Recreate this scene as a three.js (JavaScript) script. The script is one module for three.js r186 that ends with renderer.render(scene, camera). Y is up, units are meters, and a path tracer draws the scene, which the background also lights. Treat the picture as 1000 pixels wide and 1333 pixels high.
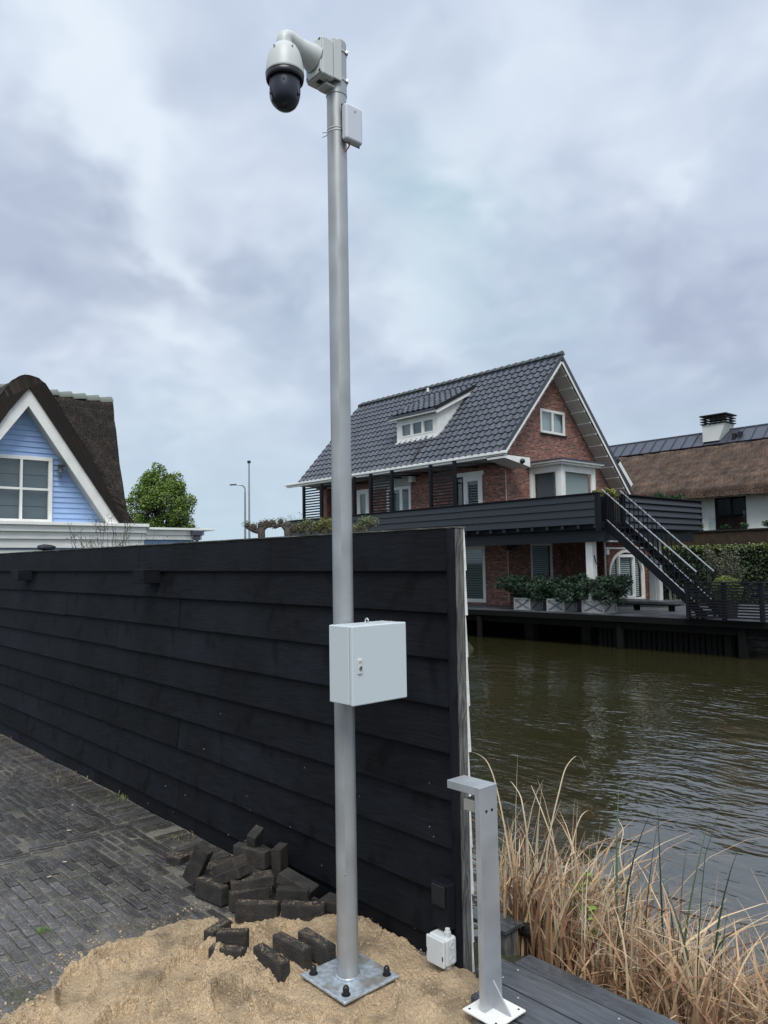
import * as THREE from 'three';
import { RoundedBoxGeometry } from 'three/addons/geometries/RoundedBoxGeometry.js';
import { mergeGeometries, mergeVertices } from 'three/addons/utils/BufferGeometryUtils.js';

// ------------------------------------------------------------------ random and noise
let seedState = 12345;
const rnd = () => { seedState = (seedState + 0x6d2b79f5) | 0; let t = Math.imul(seedState ^ (seedState >>> 15), 1 | seedState); t = (t + Math.imul(t ^ (t >>> 7), 61 | t)) ^ t; return ((t ^ (t >>> 14)) >>> 0) / 4294967296; };
const rr = (a, b) => a + (b - a) * rnd();
const pick = (l) => l[Math.floor(rnd() * l.length)];
const clamp = (x, a = 0, b = 1) => Math.min(b, Math.max(a, x));
const mix = (a, b, t) => a + (b - a) * t;
const sstep = (a, b, x) => { const t = clamp((x - a) / (b - a)); return t * t * (3 - 2 * t); };
const hash = (x, y, s = 0) => { let h = Math.imul(x | 0, 374761393) ^ Math.imul(y | 0, 668265263) ^ Math.imul(s | 0, 1274126177); h = Math.imul(h ^ (h >>> 13), 1274126177); return ((h ^ (h >>> 16)) >>> 0) / 4294967296; };
const GX = new Float64Array(256), GY = new Float64Array(256); for (let i = 0; i < 256; i++) { GX[i] = Math.cos(i / 256 * 6.2831853); GY[i] = Math.sin(i / 256 * 6.2831853); }
function pn(x, y, per = 0, s = 0) {            // gradient noise, optionally periodic, about -0.7 .. 0.7
  const ix = Math.floor(x), iy = Math.floor(y), fx = x - ix, fy = y - iy;
  const w = (a) => (per ? ((a % per) + per) % per : a);
  const g = (a, b, dx, dy) => { let h = Math.imul(a, 374761393) ^ Math.imul(b, 668265263) ^ Math.imul(s, 1274126177); h = Math.imul(h ^ (h >>> 13), 1274126177); h = (h ^ (h >>> 16)) & 255; return GX[h] * dx + GY[h] * dy; };
  const u = fx * fx * fx * (fx * (fx * 6 - 15) + 10), v = fy * fy * fy * (fy * (fy * 6 - 15) + 10);
  const a0 = w(ix), a1 = w(ix + 1), b0 = w(iy), b1 = w(iy + 1); return mix(mix(g(a0, b0, fx, fy), g(a1, b0, fx - 1, fy), u), mix(g(a0, b1, fx, fy - 1), g(a1, b1, fx - 1, fy - 1), u), v);
}
function fbm(x, y, oct = 4, per = 0, s = 0) { let a = 1, f = 1, r = 0; for (let i = 0; i < oct; i++) { r += a * pn(x * f, y * f, per * f, s + i); a *= 0.5; f *= 2; } return r; }
const V = (x, y, z) => new THREE.Vector3(x, y, z);

// ------------------------------------------------------------------ camera, sky, sun, exposure
const scene = new THREE.Scene();
const camera = new THREE.PerspectiveCamera(67.37, 0.75, 0.05, 3000);
camera.position.set(0, 1.6, 0);
camera.rotation.order = 'YXZ';
camera.rotation.set(THREE.MathUtils.degToRad(3.87), THREE.MathUtils.degToRad(48.22), THREE.MathUtils.degToRad(-0.96));
const renderer = new THREE.WebGLRenderer({ antialias: true });
renderer.toneMapping = THREE.LinearToneMapping;
renderer.toneMappingExposure = 1.75;
renderer.shadowMap.enabled = true;

const lin = (c) => (c <= 0.04045 ? c / 12.92 : Math.pow((c + 0.055) / 1.055, 2.4));
const rgb = (r, g, b) => [lin(r / 255), lin(g / 255), lin(b / 255)];
{
  const W = 1536, H = 768, data = new Float32Array(W * H * 4);
  // large cloud masses: azimuth, elevation, radius (degrees), kind, strength
  const blobs = [
    [-159.8, 30.5, 6.5, 'b', 0.75], [-154.2, 26.0, 4.2, 'b', 0.8], [-157, 33, 6, 'b', 0.45], [-162, 35, 6, 'b', 0.3], [-153.0, 16.2, 4.2, 'b', 0.55], [-159.4, 16, 5, 'b', 0.6], [-149.5, 12.8, 6, 'b', 0.3],
    [-126.5, 31.6, 7.5, 'b', 0.5], [-130, 29, 4, 'b', 0.25], [-116, 27, 4.5, 'b', 0.5], [-110.4, 32.5, 4, 'b', 0.6], [-136, 19.3, 5, 'b', 0.4], [-147, 27, 4.5, 'b', 0.35], [-139, 33, 4, 'b', 0.25], [-133, 15.5, 5, 'b', 0.3], [-143, 24, 5, 'b', 0.2], [-152, 22.5, 2.2, 'b', 0.65], [-150.5, 20.4, 2.0, 'b', 0.6], [-154.8, 17.2, 1.8, 'b', 0.4], [-113.5, 25.2, 1.8, 'b', 0.4],
    [-162.3, 21.5, 8, 'd', 0.7], [-163.5, 28, 4.5, 'd', 0.35], [-150, 20.3, 6.5, 'd', 0.55], [-156.5, 20, 6, 'd', 0.45], [-113, 14, 9, 'd', 0.7], [-121.5, 21, 7.5, 'd', 0.35], [-141, 14, 5, 'd', 0.3], [-152, 31, 4, 'd', 0.22], [-126, 11, 6, 'd', 0.3], [-144, 19, 5, 'd', 0.3], [-147.5, 33, 4.5, 'd', 0.25], [-134, 33.5, 3.5, 'd', 0.3], [-120, 34, 4, 'd', 0.15], [-147, 8, 5, 'd', 0.15], [-119, 17, 3, 'd', 0.3],
    [-133.5, 27, 5.5, 't', 0.9], [-131, 19, 6, 't', 0.6], [-145, 18, 5, 't', 0.5], [-137, 22, 5, 't', 0.5], [-154, 13, 6, 't', 0.35], [-128, 15, 6, 't', 0.4],
  ];
  const base = rgb(192, 205, 225), bright = rgb(223, 233, 244), dark = rgb(165, 177, 200), teal = rgb(170, 197, 212), hor = rgb(188, 210, 222);
  for (let j = 0; j < H; j++) {
    const el = (j + 0.5) / H * 180 - 90, ce = Math.cos(el * Math.PI / 180), se = Math.sin(el * Math.PI / 180);
    for (let i = 0; i < W; i++) {
      const az = (i + 0.5) / W * 360 - 180, o = (j * W + i) * 4;
      let c;
      if (el < -1) { c = [0.2, 0.2, 0.19]; } else {
        const ax = ce * Math.cos(az * Math.PI / 180), az2 = ce * Math.sin(az * Math.PI / 180);
        const k = 1 / (Math.max(se, 0) + 0.35), qx = ax * k, qy = az2 * k;      // cloud-layer coordinates
        const wx = fbm(qx * 3.1 + 5, qy * 3.1, 5, 0, 3), wy = fbm(qx * 3.1, qy * 3.1 + 9, 5, 0, 17);
        const n1 = fbm(qx * 2.6 + wx * 0.5, qy * 2.6 + wy * 0.5, 6, 0, 31), n2 = fbm(qx * 7 + wx * 0.8, qy * 7 + wy * 0.8, 5, 0, 57), n3 = fbm(qx * 16 + wx, qy * 16 + wy, 4, 0, 91);
        let b = 0, d = 0, t = 0;
        if (el < 60 && Math.abs(az + 137) < 50) for (const [a, e, r, kind, s] of blobs) {
          const da = (az - a) * ce + wx * 5.5 + n3 * 1.2, de = el - e + wy * 4.5 + n3 * 1.0, q = (da * da + de * de) / (r * r);
          if (q > 6) continue;
          const w = s * Math.exp(-q * 1.4);
          if (kind === 'b') b += w; else if (kind === 'd') d += w; else t += w;
        }
        const inside = sstep(60, 35, Math.abs(az + 137)) * sstep(60, 42, el);
        b += (1 - inside) * clamp(0.35 + n1 * 1.1) + Math.max(0, n2) * 0.42 + Math.max(0, n1) * 0.16 * inside + n3 * 0.14;
        d += (1 - inside) * clamp(0.3 - n1 * 1.1) + Math.max(0, -n2) * 0.4 + Math.max(0, -n1) * 0.2 * inside;
        b = clamp(b, 0, 1.1); d = clamp(d); t = clamp(t);
        const h = sstep(16, 0, el) * 0.8;
        c = base.map((v, q) => { let r = mix(v, teal[q], t * 0.85); r = mix(r, dark[q], d); r = mix(r, bright[q], clamp(b) * (1 - d * 0.25)); return mix(r, hor[q], h); });
        const lift = (1 + 0.9 * sstep(38, 85, el)) / 1.62;
        c = c.map((v) => v * lift);
      }
      data[o] = c[0]; data[o + 1] = c[1]; data[o + 2] = c[2]; data[o + 3] = 1;
    }
  }
  const sky = new THREE.DataTexture(data, W, H, THREE.RGBAFormat, THREE.FloatType);
  sky.mapping = THREE.EquirectangularReflectionMapping; sky.magFilter = THREE.LinearFilter; sky.minFilter = THREE.LinearFilter; sky.colorSpace = THREE.LinearSRGBColorSpace; sky.needsUpdate = true;
  scene.background = sky; scene.environment = sky;
}
const sun = new THREE.DirectionalLight(new THREE.Color().setRGB(1, 0.975, 0.94), 1.5);
sun.position.set(0.5 * 60, 0.95 * 60, 0.42 * 60); sun.target.position.set(0, 0, 0);
sun.castShadow = true; sun.shadow.radius = 60; sun.shadow.mapSize.set(2048, 2048);
Object.assign(sun.shadow.camera, { left: -60, right: 60, top: 60, bottom: -60, near: 1, far: 200 });
scene.add(sun, sun.target);

// ------------------------------------------------------------------ textures
function tex(n, fn, srgb = true) {
  const d = new Uint8Array(n * n * 4);
  for (let j = 0; j < n; j++) for (let i = 0; i < n; i++) { const c = fn((i + 0.5) / n, (j + 0.5) / n), o = (j * n + i) * 4; const a = typeof c === 'number' ? [c, c, c] : c; for (let k = 0; k < 3; k++) d[o + k] = clamp(a[k]) * 255; d[o + 3] = 255; }
  const t = new THREE.DataTexture(d, n, n); t.wrapS = t.wrapT = THREE.RepeatWrapping; t.magFilter = THREE.LinearFilter; t.minFilter = THREE.LinearMipmapLinearFilter; t.generateMipmaps = true;
  if (srgb) t.colorSpace = THREE.SRGBColorSpace; t.needsUpdate = true; return t;
}
const rep = (t, mx, my = mx) => { const c = t.clone(); c.repeat.set(1 / mx, 1 / my); c.needsUpdate = true; return c; };   // one tile is mx by my metres
const sc = (c, k) => c.map((v) => v * k);
// wood grain: u runs along the grain
const grain = (u, v, s = 0) => { const w = fbm(u * 3, v * 6, 3, 3, s); return fbm(u * 4 + w * 0.4, v * 48 + w * 3, 4, 4, s + 9) * 0.6 + fbm(u * 8, v * 128, 2, 8, s + 23) * 0.5; };
const T = {};
{ // periodicity: pn uses one period for both axes, so grain patterns use a period of the smaller count; seams fall between boards
  T.blackWood = tex(512, (u, v) => { const g = grain(u, v), b = fbm(u * 3, v * 3, 4, 3, 71), kn = Math.pow(clamp(0.5 + fbm(u * 9, v * 5, 2, 0, 77)), 7); const k = 1 + g * 0.45 + b * 0.42 - kn * 0.55; return [0.088 * k, 0.096 * k, 0.115 * k]; });
  T.woodH = tex(512, (u, v) => 0.5 + grain(u, v) * 0.42 + fbm(u * 60, v * 60, 2, 60, 5) * 0.1, false);
  T.greyWood = tex(512, (u, v) => { const g = grain(u, v, 40), b = fbm(u * 4, v * 4, 4, 4, 12); const k = 0.36 + g * 0.3 + b * 0.14; return [k * 0.98, k * 0.97, k * 0.94]; });
  T.deck = tex(512, (u, v) => { const g = grain(u, v, 60), b = fbm(u * 3, v * 3, 5, 3, 15); const k = 0.29 + g * 0.09 + b * 0.1; return [k * 0.96, k, k * 1.06]; });
  T.sand = tex(1024, (u, v) => { const b = fbm(u * 4, v * 4, 5, 4, 1), f = fbm(u * 90, v * 90, 3, 90, 2), sp = hash(Math.floor(u * 1024), Math.floor(v * 1024), 5); let k = 0.82 + b * 0.1 + f * 0.13 + (sp - 0.5) * 0.12; if (sp > 0.985) k *= 0.55; const wet = sstep(0.05, 0.5, fbm(u * 3, v * 3, 4, 3, 8)); k *= 1 - wet * 0.2; return [k * 1.0, k * 0.876, k * 0.705]; });
  T.sandH = tex(1024, (u, v) => 0.5 + fbm(u * 26, v * 26, 5, 26, 3) * 0.5 + fbm(u * 160, v * 160, 2, 160, 4) * 0.28, false);
  T.dirt = tex(1024, (u, v) => { const b = fbm(u * 5, v * 5, 5, 5, 41), f = fbm(u * 80, v * 80, 3, 80, 42), sp = hash(Math.floor(u * 512), Math.floor(v * 512), 6); const k = 0.41 + b * 0.13 + f * 0.13 + (sp > 0.97 ? 0.14 : 0); const g = sstep(0.15, 0.5, fbm(u * 6, v * 6, 4, 6, 45)); return [k * mix(1.0, 0.95, g), k * mix(0.96, 0.95, g), k * mix(0.88, 0.8, g)]; });
  T.paver = tex(512, (u, v) => { const b = fbm(u * 5, v * 5, 4, 5, 51), f = fbm(u * 60, v * 60, 3, 60, 52), st = sstep(0.22, 0.6, fbm(u * 11, v * 11, 4, 11, 53)); const k = 0.33 + b * 0.1 + f * 0.1; return [mix(k * 1.02, 0.46, st * 0.75), mix(k * 1.0, 0.435, st * 0.75), mix(k * 0.97, 0.38, st * 0.75)]; });
  T.oldBrick = tex(512, (u, v) => { const b = fbm(u * 5, v * 5, 4, 5, 151), f = fbm(u * 60, v * 60, 3, 60, 152), st = sstep(-0.15, 0.7, fbm(u * 5, v * 5, 5, 5, 153) + f * 0.6); const k = 0.23 + b * 0.08 + f * 0.1; return [mix(k * 1.05, 0.46, st * 0.42), mix(k, 0.4, st * 0.42), mix(k * 0.96, 0.32, st * 0.42)]; });
  T.paverH = tex(512, (u, v) => 0.5 + fbm(u * 40, v * 40, 4, 40, 54) * 0.4 + fbm(u * 6, v * 6, 3, 6, 55) * 0.3, false);
  T.plaster = tex(512, (u, v) => { const k = 0.955 + fbm(u * 5, v * 5, 5, 5, 61) * 0.05 + fbm(u * 60, v * 60, 2, 60, 62) * 0.03; return [k, k, k * 0.985]; });
  T.metal = tex(512, (u, v) => { const k = 0.86 + fbm(u * 3, v * 3, 4, 3, 65) * 0.08 + fbm(u * 30, v * 4, 3, 2, 66) * 0.05; return [k, k, k]; });
  T.zinc = tex(512, (u, v) => { const c = fbm(u * 14, v * 14, 3, 14, 67), s = sstep(0.1, 0.45, fbm(u * 4, v * 4, 5, 4, 68)); const k = 0.78 + c * 0.16; return [mix(k, 0.62, s * 0.6), mix(k * 1.02, 0.58, s * 0.6), mix(k * 1.04, 0.5, s * 0.6)]; });
  T.smudge2 = tex(512, (u, v) => { const k = 0.88 + fbm(u * 6, v * 3, 5, 3, 169) * 0.09; return [k, k, k]; });
  T.smudge = tex(512, (u, v) => 0.5 + fbm(u * 4, v * 4, 5, 4, 69) * 0.45, false);
  T.thatchB = tex(1024, (u, v) => { const s = fbm(u * 60, v * 10, 4, 10, 81), b = fbm(u * 5, v * 5, 5, 5, 82), m = sstep(0.2, 0.6, fbm(u * 16, v * 13, 4, 0, 83)); const k = 0.315 + s * 0.13 + b * 0.13; return [mix(k * 1.06, k * 1.12, m), mix(k * 0.86, k * 0.94, m), mix(k * 0.74, k * 0.72, m)]; });
  T.thatchD = tex(1024, (u, v) => { const s = fbm(u * 60, v * 12, 4, 12, 84), b = fbm(u * 6, v * 6, 5, 6, 85), sp = hash(Math.floor(u * 300), Math.floor(v * 180), 9); let k = 0.17 + s * 0.12 + b * 0.07; if (sp > 0.975) k += 0.22; return [k * 1.06, k * 0.93, k * 0.82]; });
  T.thatchH = tex(512, (u, v) => 0.5 + fbm(u * 40, v * 10, 4, 10, 86) * 0.5 + fbm(u * 9, v * 9, 3, 9, 87) * 0.3, false);
  // brick courses: one tile is 1.68 m (8 stretchers) by 1.0 m (16 courses of 62.5 mm), wild bond
  const brick = (u, v) => { const row = Math.floor(v * 16), off = hash(row, 3, 4), x = (u * 8 + off * 8) % 8; let col = Math.floor(x), fx = x - col; const half = hash(col, row, 11) > 0.72; if (half) { col = col * 2 + (fx > 0.5 ? 1 : 0); fx = (fx * 2) % 1; } const fy = v * 16 - row; const jx = half ? 0.1 : 0.05; return { m: fx < jx || fy < 0.17, h: hash(col, row, half ? 21 : 22), h2: hash(col, row, 23) }; };
  T.brick = tex(1024, (u, v) => { const q = brick(u, v), f = fbm(u * 40, v * 24, 3, 0, 31); if (q.m) { const k = 0.56 + f * 0.1; return [k * 1.02, k * 0.95, k * 0.87]; } let c = q.h < 0.45 ? [0.47, 0.30, 0.265] : q.h < 0.7 ? [0.40, 0.25, 0.23] : q.h < 0.88 ? [0.56, 0.39, 0.33] : [0.31, 0.23, 0.225]; return sc(c, 1.15 + f * 0.3 + (q.h2 - 0.5) * 0.25); });
  T.brickH = tex(1024, (u, v) => { const q = brick(u, v); return (q.m ? 0.15 : 0.75) + fbm(u * 60, v * 40, 2, 0, 33) * 0.15; }, false);
  T.water = tex(1024, (u, v) => { const w = fbm(u * 5, v * 5, 3, 5, 91); const pt = 0.35 + 1.0 * sstep(-0.3, 0.4, fbm(u * 3, v * 3, 3, 3, 94)); const a = fbm(u * 18 + w * 0.5, v * 46 + w * 1.6, 4, 0, 92), b = fbm(u * 56 + w, v * 96, 2, 0, 93); return 0.5 + (a * 0.42 + b * 0.14) * pt * 0.8; }, false);
  T.bark = tex(256, (u, v) => { const k = 0.32 + fbm(u * 10, v * 30, 4, 10, 95) * 0.2; return [k, k * 0.93, k * 0.84]; });
}

// ------------------------------------------------------------------ materials
const C = (r, g, b) => new THREE.Color().setRGB(r, g, b);
const S = (o) => new THREE.MeshStandardMaterial(o);
const dull = (o) => new THREE.MeshPhysicalMaterial({ specularIntensity: 0.35, ...o });   // matt stained timber and dry stone
const M = {
  blackWood: dull({ map: rep(T.blackWood, 1.1), bumpMap: rep(T.woodH, 1.1), bumpScale: 0.003, roughness: 0.7 }),
  blackPaint: dull({ color: C(0.008, 0.009, 0.012), roughness: 0.55, bumpMap: rep(T.woodH, 0.9), bumpScale: 0.002 }),
  terraceWood: S({ color: C(0.013, 0.017, 0.023), roughness: 0.42, bumpMap: rep(T.woodH, 1.2), bumpScale: 0.003 }),
  blackMetal: dull({ color: C(0.008, 0.009, 0.011), roughness: 0.45, metalness: 0.2 }),
  railTop: S({ color: C(0.6, 0.62, 0.65), roughness: 0.3, metalness: 0.6 }),
  greyWood: S({ map: rep(T.greyWood, 0.7), bumpMap: rep(T.woodH, 0.7), bumpScale: 0.006, roughness: 0.85 }),
  deckWood: S({ map: rep(T.deck, 1.3), bumpMap: rep(T.woodH, 1.3), bumpScale: 0.003, roughness: 0.35, roughnessMap: rep(T.smudge, 1.7) }),
  farDeck: S({ map: rep(T.deck, 2.0), color: C(1.35, 1.32, 1.28), roughness: 0.42 }),
  darkTimber: dull({ color: C(0.005, 0.005, 0.0047), roughness: 0.95, bumpMap: rep(T.woodH, 1), bumpScale: 0.004 }),
  whitePaint: S({ color: C(0.9, 0.9, 0.885), map: rep(T.plaster, 2), roughness: 0.5 }),
  weatherWhite: S({ color: C(0.82, 0.82, 0.8), map: rep(T.plaster, 0.25), bumpMap: rep(T.smudge, 0.2), bumpScale: 0.003, roughness: 0.75 }),
  render: S({ color: C(0.74, 0.76, 0.74), map: rep(T.plaster, 3), roughness: 0.85 }),
  bluePaint: S({ color: C(0.37, 0.53, 0.86), map: rep(T.plaster, 1.6), roughness: 0.55, bumpMap: rep(T.woodH, 1.5), bumpScale: 0.002 }),
  soffit: S({ color: C(0.5, 0.5, 0.48), roughness: 0.7, map: rep(T.plaster, 1.5) }),
  brick: S({ map: rep(T.brick, 1.68, 1.0), bumpMap: rep(T.brickH, 1.68, 1.0), bumpScale: 0.008, roughness: 0.85 }),
  tile: S({ color: C(0.058, 0.066, 0.083), roughness: 0.27, bumpMap: rep(T.smudge, 0.5), bumpScale: 0.004 }),
  tile2: S({ color: C(0.046, 0.052, 0.064), roughness: 0.42, bumpMap: rep(T.smudge, 0.5), bumpScale: 0.004 }),
  tile3: S({ color: C(0.075, 0.083, 0.1), roughness: 0.24, bumpMap: rep(T.smudge, 0.5), bumpScale: 0.004 }),
  ridgeTile: S({ color: C(0.085, 0.1, 0.1), roughness: 0.6 }),
  mossTile: S({ color: C(0.17, 0.19, 0.17), map: rep(T.plaster, 0.3), roughness: 0.8 }),
  zincRoof: S({ color: C(0.075, 0.082, 0.105), roughness: 0.4, metalness: 0.3, bumpMap: rep(T.smudge, 1.5), bumpScale: 0.004 }),
  thatchB: S({ map: rep(T.thatchB, 2.6, 2.6), bumpMap: rep(T.thatchH, 1.1), bumpScale: 0.05, roughness: 1 }),
  thatchD: S({ map: rep(T.thatchD, 1.9, 1.9), bumpMap: rep(T.thatchH, 0.9), bumpScale: 0.05, roughness: 1 }),
  alu: S({ color: C(0.5, 0.525, 0.545), map: rep(T.metal, 0.6), metalness: 0.55, roughness: 0.42, roughnessMap: rep(T.smudge, 0.8) }),
  aluPost: S({ color: C(0.62, 0.645, 0.67), map: rep(T.smudge2, 0.9), metalness: 0.5, roughness: 0.42, bumpMap: rep(T.smudge, 0.3), bumpScale: 0.0006 }),
  polePaint: S({ color: C(0.52, 0.535, 0.54), map: rep(T.smudge2, 1.2), metalness: 0.45, roughness: 0.4 }),
  zinc: S({ color: C(0.82, 0.88, 0.92), map: rep(T.zinc, 0.35), metalness: 0.4, roughness: 0.38, roughnessMap: rep(T.smudge, 0.2) }),
  steel: S({ color: C(0.55, 0.56, 0.57), metalness: 0.9, roughness: 0.3 }),
  cabinet: S({ color: C(0.56, 0.615, 0.63), roughness: 0.38 }),
  camWhite: S({ color: C(0.56, 0.58, 0.56), roughness: 0.4 }),
  plastic: S({ color: C(0.68, 0.7, 0.71), map: rep(T.plaster, 0.4), roughness: 0.45 }),
  antenna: S({ color: C(0.6, 0.62, 0.68), roughness: 0.4 }),
  blackPlastic: S({ color: C(0.012, 0.012, 0.014), roughness: 0.35 }),
  blackMatte: S({ color: C(0.01, 0.01, 0.012), roughness: 0.6 }),
  navyDome: S({ color: C(0.02, 0.021, 0.034), roughness: 0.32 }),
  lens: new THREE.MeshPhysicalMaterial({ color: C(0.006, 0.007, 0.014), roughness: 0.06, clearcoat: 1, clearcoatRoughness: 0.03 }),
  screwGrey: S({ color: C(0.33, 0.33, 0.32), roughness: 0.5 }),
  red: S({ color: C(0.32, 0.02, 0.03), roughness: 0.5 }),
  beige: S({ color: C(0.3, 0.29, 0.26), roughness: 0.5 }),
  glass: new THREE.MeshPhysicalMaterial({ color: C(0.9, 0.94, 0.95), transmission: 1, thickness: 0, roughness: 0.02, ior: 1.5 }),
  room: S({ color: C(0.028, 0.03, 0.033), roughness: 0.9 }),
  roomGrey: S({ color: C(0.3, 0.31, 0.31), roughness: 0.9 }),
  curtain: S({ color: C(0.5, 0.52, 0.5), roughness: 0.9 }),
  blind: S({ color: C(0.6, 0.68, 0.7), roughness: 0.6 }),
  blindDark: S({ color: C(0.09, 0.125, 0.14), roughness: 0.6 }),
  blindWhite: S({ color: C(0.7, 0.72, 0.7), roughness: 0.6 }),
  screenGrey: S({ color: C(0.125, 0.137, 0.147), roughness: 0.8 }),
  planter: S({ color: C(0.33, 0.34, 0.35), map: rep(T.plaster, 0.6), roughness: 0.6 }),
  planterEdge: S({ color: C(0.1, 0.1, 0.11), roughness: 0.6 }),
  sand: S({ map: rep(T.sand, 0.55), bumpMap: rep(T.sandH, 0.42), bumpScale: 0.02, roughness: 0.97 }),
  dirt: S({ map: rep(T.dirt, 1.1), bumpMap: rep(T.sandH, 0.5), bumpScale: 0.01, roughness: 0.9 }),
  earth: S({ color: C(0.22, 0.26, 0.12), map: rep(T.dirt, 4), roughness: 1 }),
  water: new THREE.MeshPhysicalMaterial({ color: C(0.028, 0.026, 0.011), roughness: 0.02, ior: 2.33, bumpMap: rep(T.water, 8), bumpScale: 0.022 }),
  bark: S({ map: rep(T.bark, 0.5), roughness: 1, bumpMap: rep(T.thatchH, 0.3), bumpScale: 0.01 }),
  leaf: S({ vertexColors: true, roughness: 0.6, side: THREE.DoubleSide }),
  reed: S({ vertexColors: true, roughness: 0.75, side: THREE.DoubleSide }),
  concrete: S({ color: C(0.12, 0.12, 0.11), map: rep(T.dirt, 0.8), roughness: 0.9 }),
  gravelWall: S({ color: C(0.62, 0.52, 0.46), map: rep(T.brick, 1.68, 1), bumpMap: rep(T.brickH, 1.68, 1), bumpScale: 0.008, roughness: 0.9 }),
};
M.blackWoods = [0.55, 0.72, 0.9].map((k) => dull({ color: C(k, k, k), map: rep(T.blackWood, 0.9 + k * 0.3), bumpMap: rep(T.woodH, 1.1), bumpScale: 0.003, roughness: 0.7 }));
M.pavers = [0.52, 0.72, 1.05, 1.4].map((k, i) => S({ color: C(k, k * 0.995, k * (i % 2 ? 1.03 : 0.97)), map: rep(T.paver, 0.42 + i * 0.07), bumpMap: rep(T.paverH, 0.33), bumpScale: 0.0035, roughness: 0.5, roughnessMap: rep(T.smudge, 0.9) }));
M.looseBrick = [0.52, 0.66, 0.8].map((k, i) => S({ color: C(k, k, k), map: rep(T.oldBrick, 0.3 + i * 0.05), bumpMap: rep(T.paverH, 0.2), bumpScale: 0.008, roughness: 0.85 }));

// ------------------------------------------------------------------ geometry helpers
function clean(g) { let q = g.index ? g.toNonIndexed() : g; for (const k of Object.keys(q.attributes)) if (!['position', 'normal', 'uv', 'color'].includes(k)) q.deleteAttribute(k); q.morphAttributes = {}; q.clearGroups?.(); return q; }
// box-projected uv in metres; u runs along axis `along` (0 x, 1 y, 2 z) where the face allows
function metre(g, along = -1, ox = rnd() * 7, oy = rnd() * 7) {
  g = clean(g); const p = g.attributes.position, n = p.count, uv = new Float32Array(n * 2), a = V(), b = V(), c = V();
  for (let i = 0; i < n; i += 3) {
    a.fromBufferAttribute(p, i); b.fromBufferAttribute(p, i + 1); c.fromBufferAttribute(p, i + 2);
    const nx = Math.abs((b.y - a.y) * (c.z - a.z) - (b.z - a.z) * (c.y - a.y)), ny = Math.abs((b.z - a.z) * (c.x - a.x) - (b.x - a.x) * (c.z - a.z)), nz = Math.abs((b.x - a.x) * (c.y - a.y) - (b.y - a.y) * (c.x - a.x));
    const d = nx >= ny && nx >= nz ? 0 : ny >= nz ? 1 : 2;
    let [s, t] = [[2, 1], [0, 2], [0, 1]][d]; if (along >= 0 && along !== d && t === along) [s, t] = [t, s];
    [a, b, c].forEach((q, k) => { const e = [q.x, q.y, q.z]; uv[(i + k) * 2] = e[s] + ox; uv[(i + k) * 2 + 1] = e[t] + oy; });
  }
  g.setAttribute('uv', new THREE.BufferAttribute(uv, 2)); return g;
}
const merge = (l) => { l = l.map(clean); const hasC = l.some((g) => g.attributes.color); for (const g of l) { if (!g.attributes.uv) g.setAttribute('uv', new THREE.BufferAttribute(new Float32Array(g.attributes.position.count * 2), 2)); if (!hasC) g.deleteAttribute('color'); } return l.length === 1 ? l[0] : mergeGeometries(l, false); };
function bx(x0, x1, y0, y1, z0, z1, bev = 0) {
  const w = Math.abs(x1 - x0), h = Math.abs(y1 - y0), d = Math.abs(z1 - z0);
  const g = bev ? new RoundedBoxGeometry(w, h, d, 1, Math.min(bev, w / 2.1, h / 2.1, d / 2.1)) : new THREE.BoxGeometry(w, h, d);
  g.translate((x0 + x1) / 2, (y0 + y1) / 2, (z0 + z1) / 2);
  return metre(g, w >= h && w >= d ? 0 : h >= d ? 1 : 2);
}
const cyl = (r0, r1, h, x, y, z, n = 20) => { const g = new THREE.CylinderGeometry(r1, r0, h, n); g.translate(x, y + h / 2, z); return metre(g, 1); };
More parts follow.
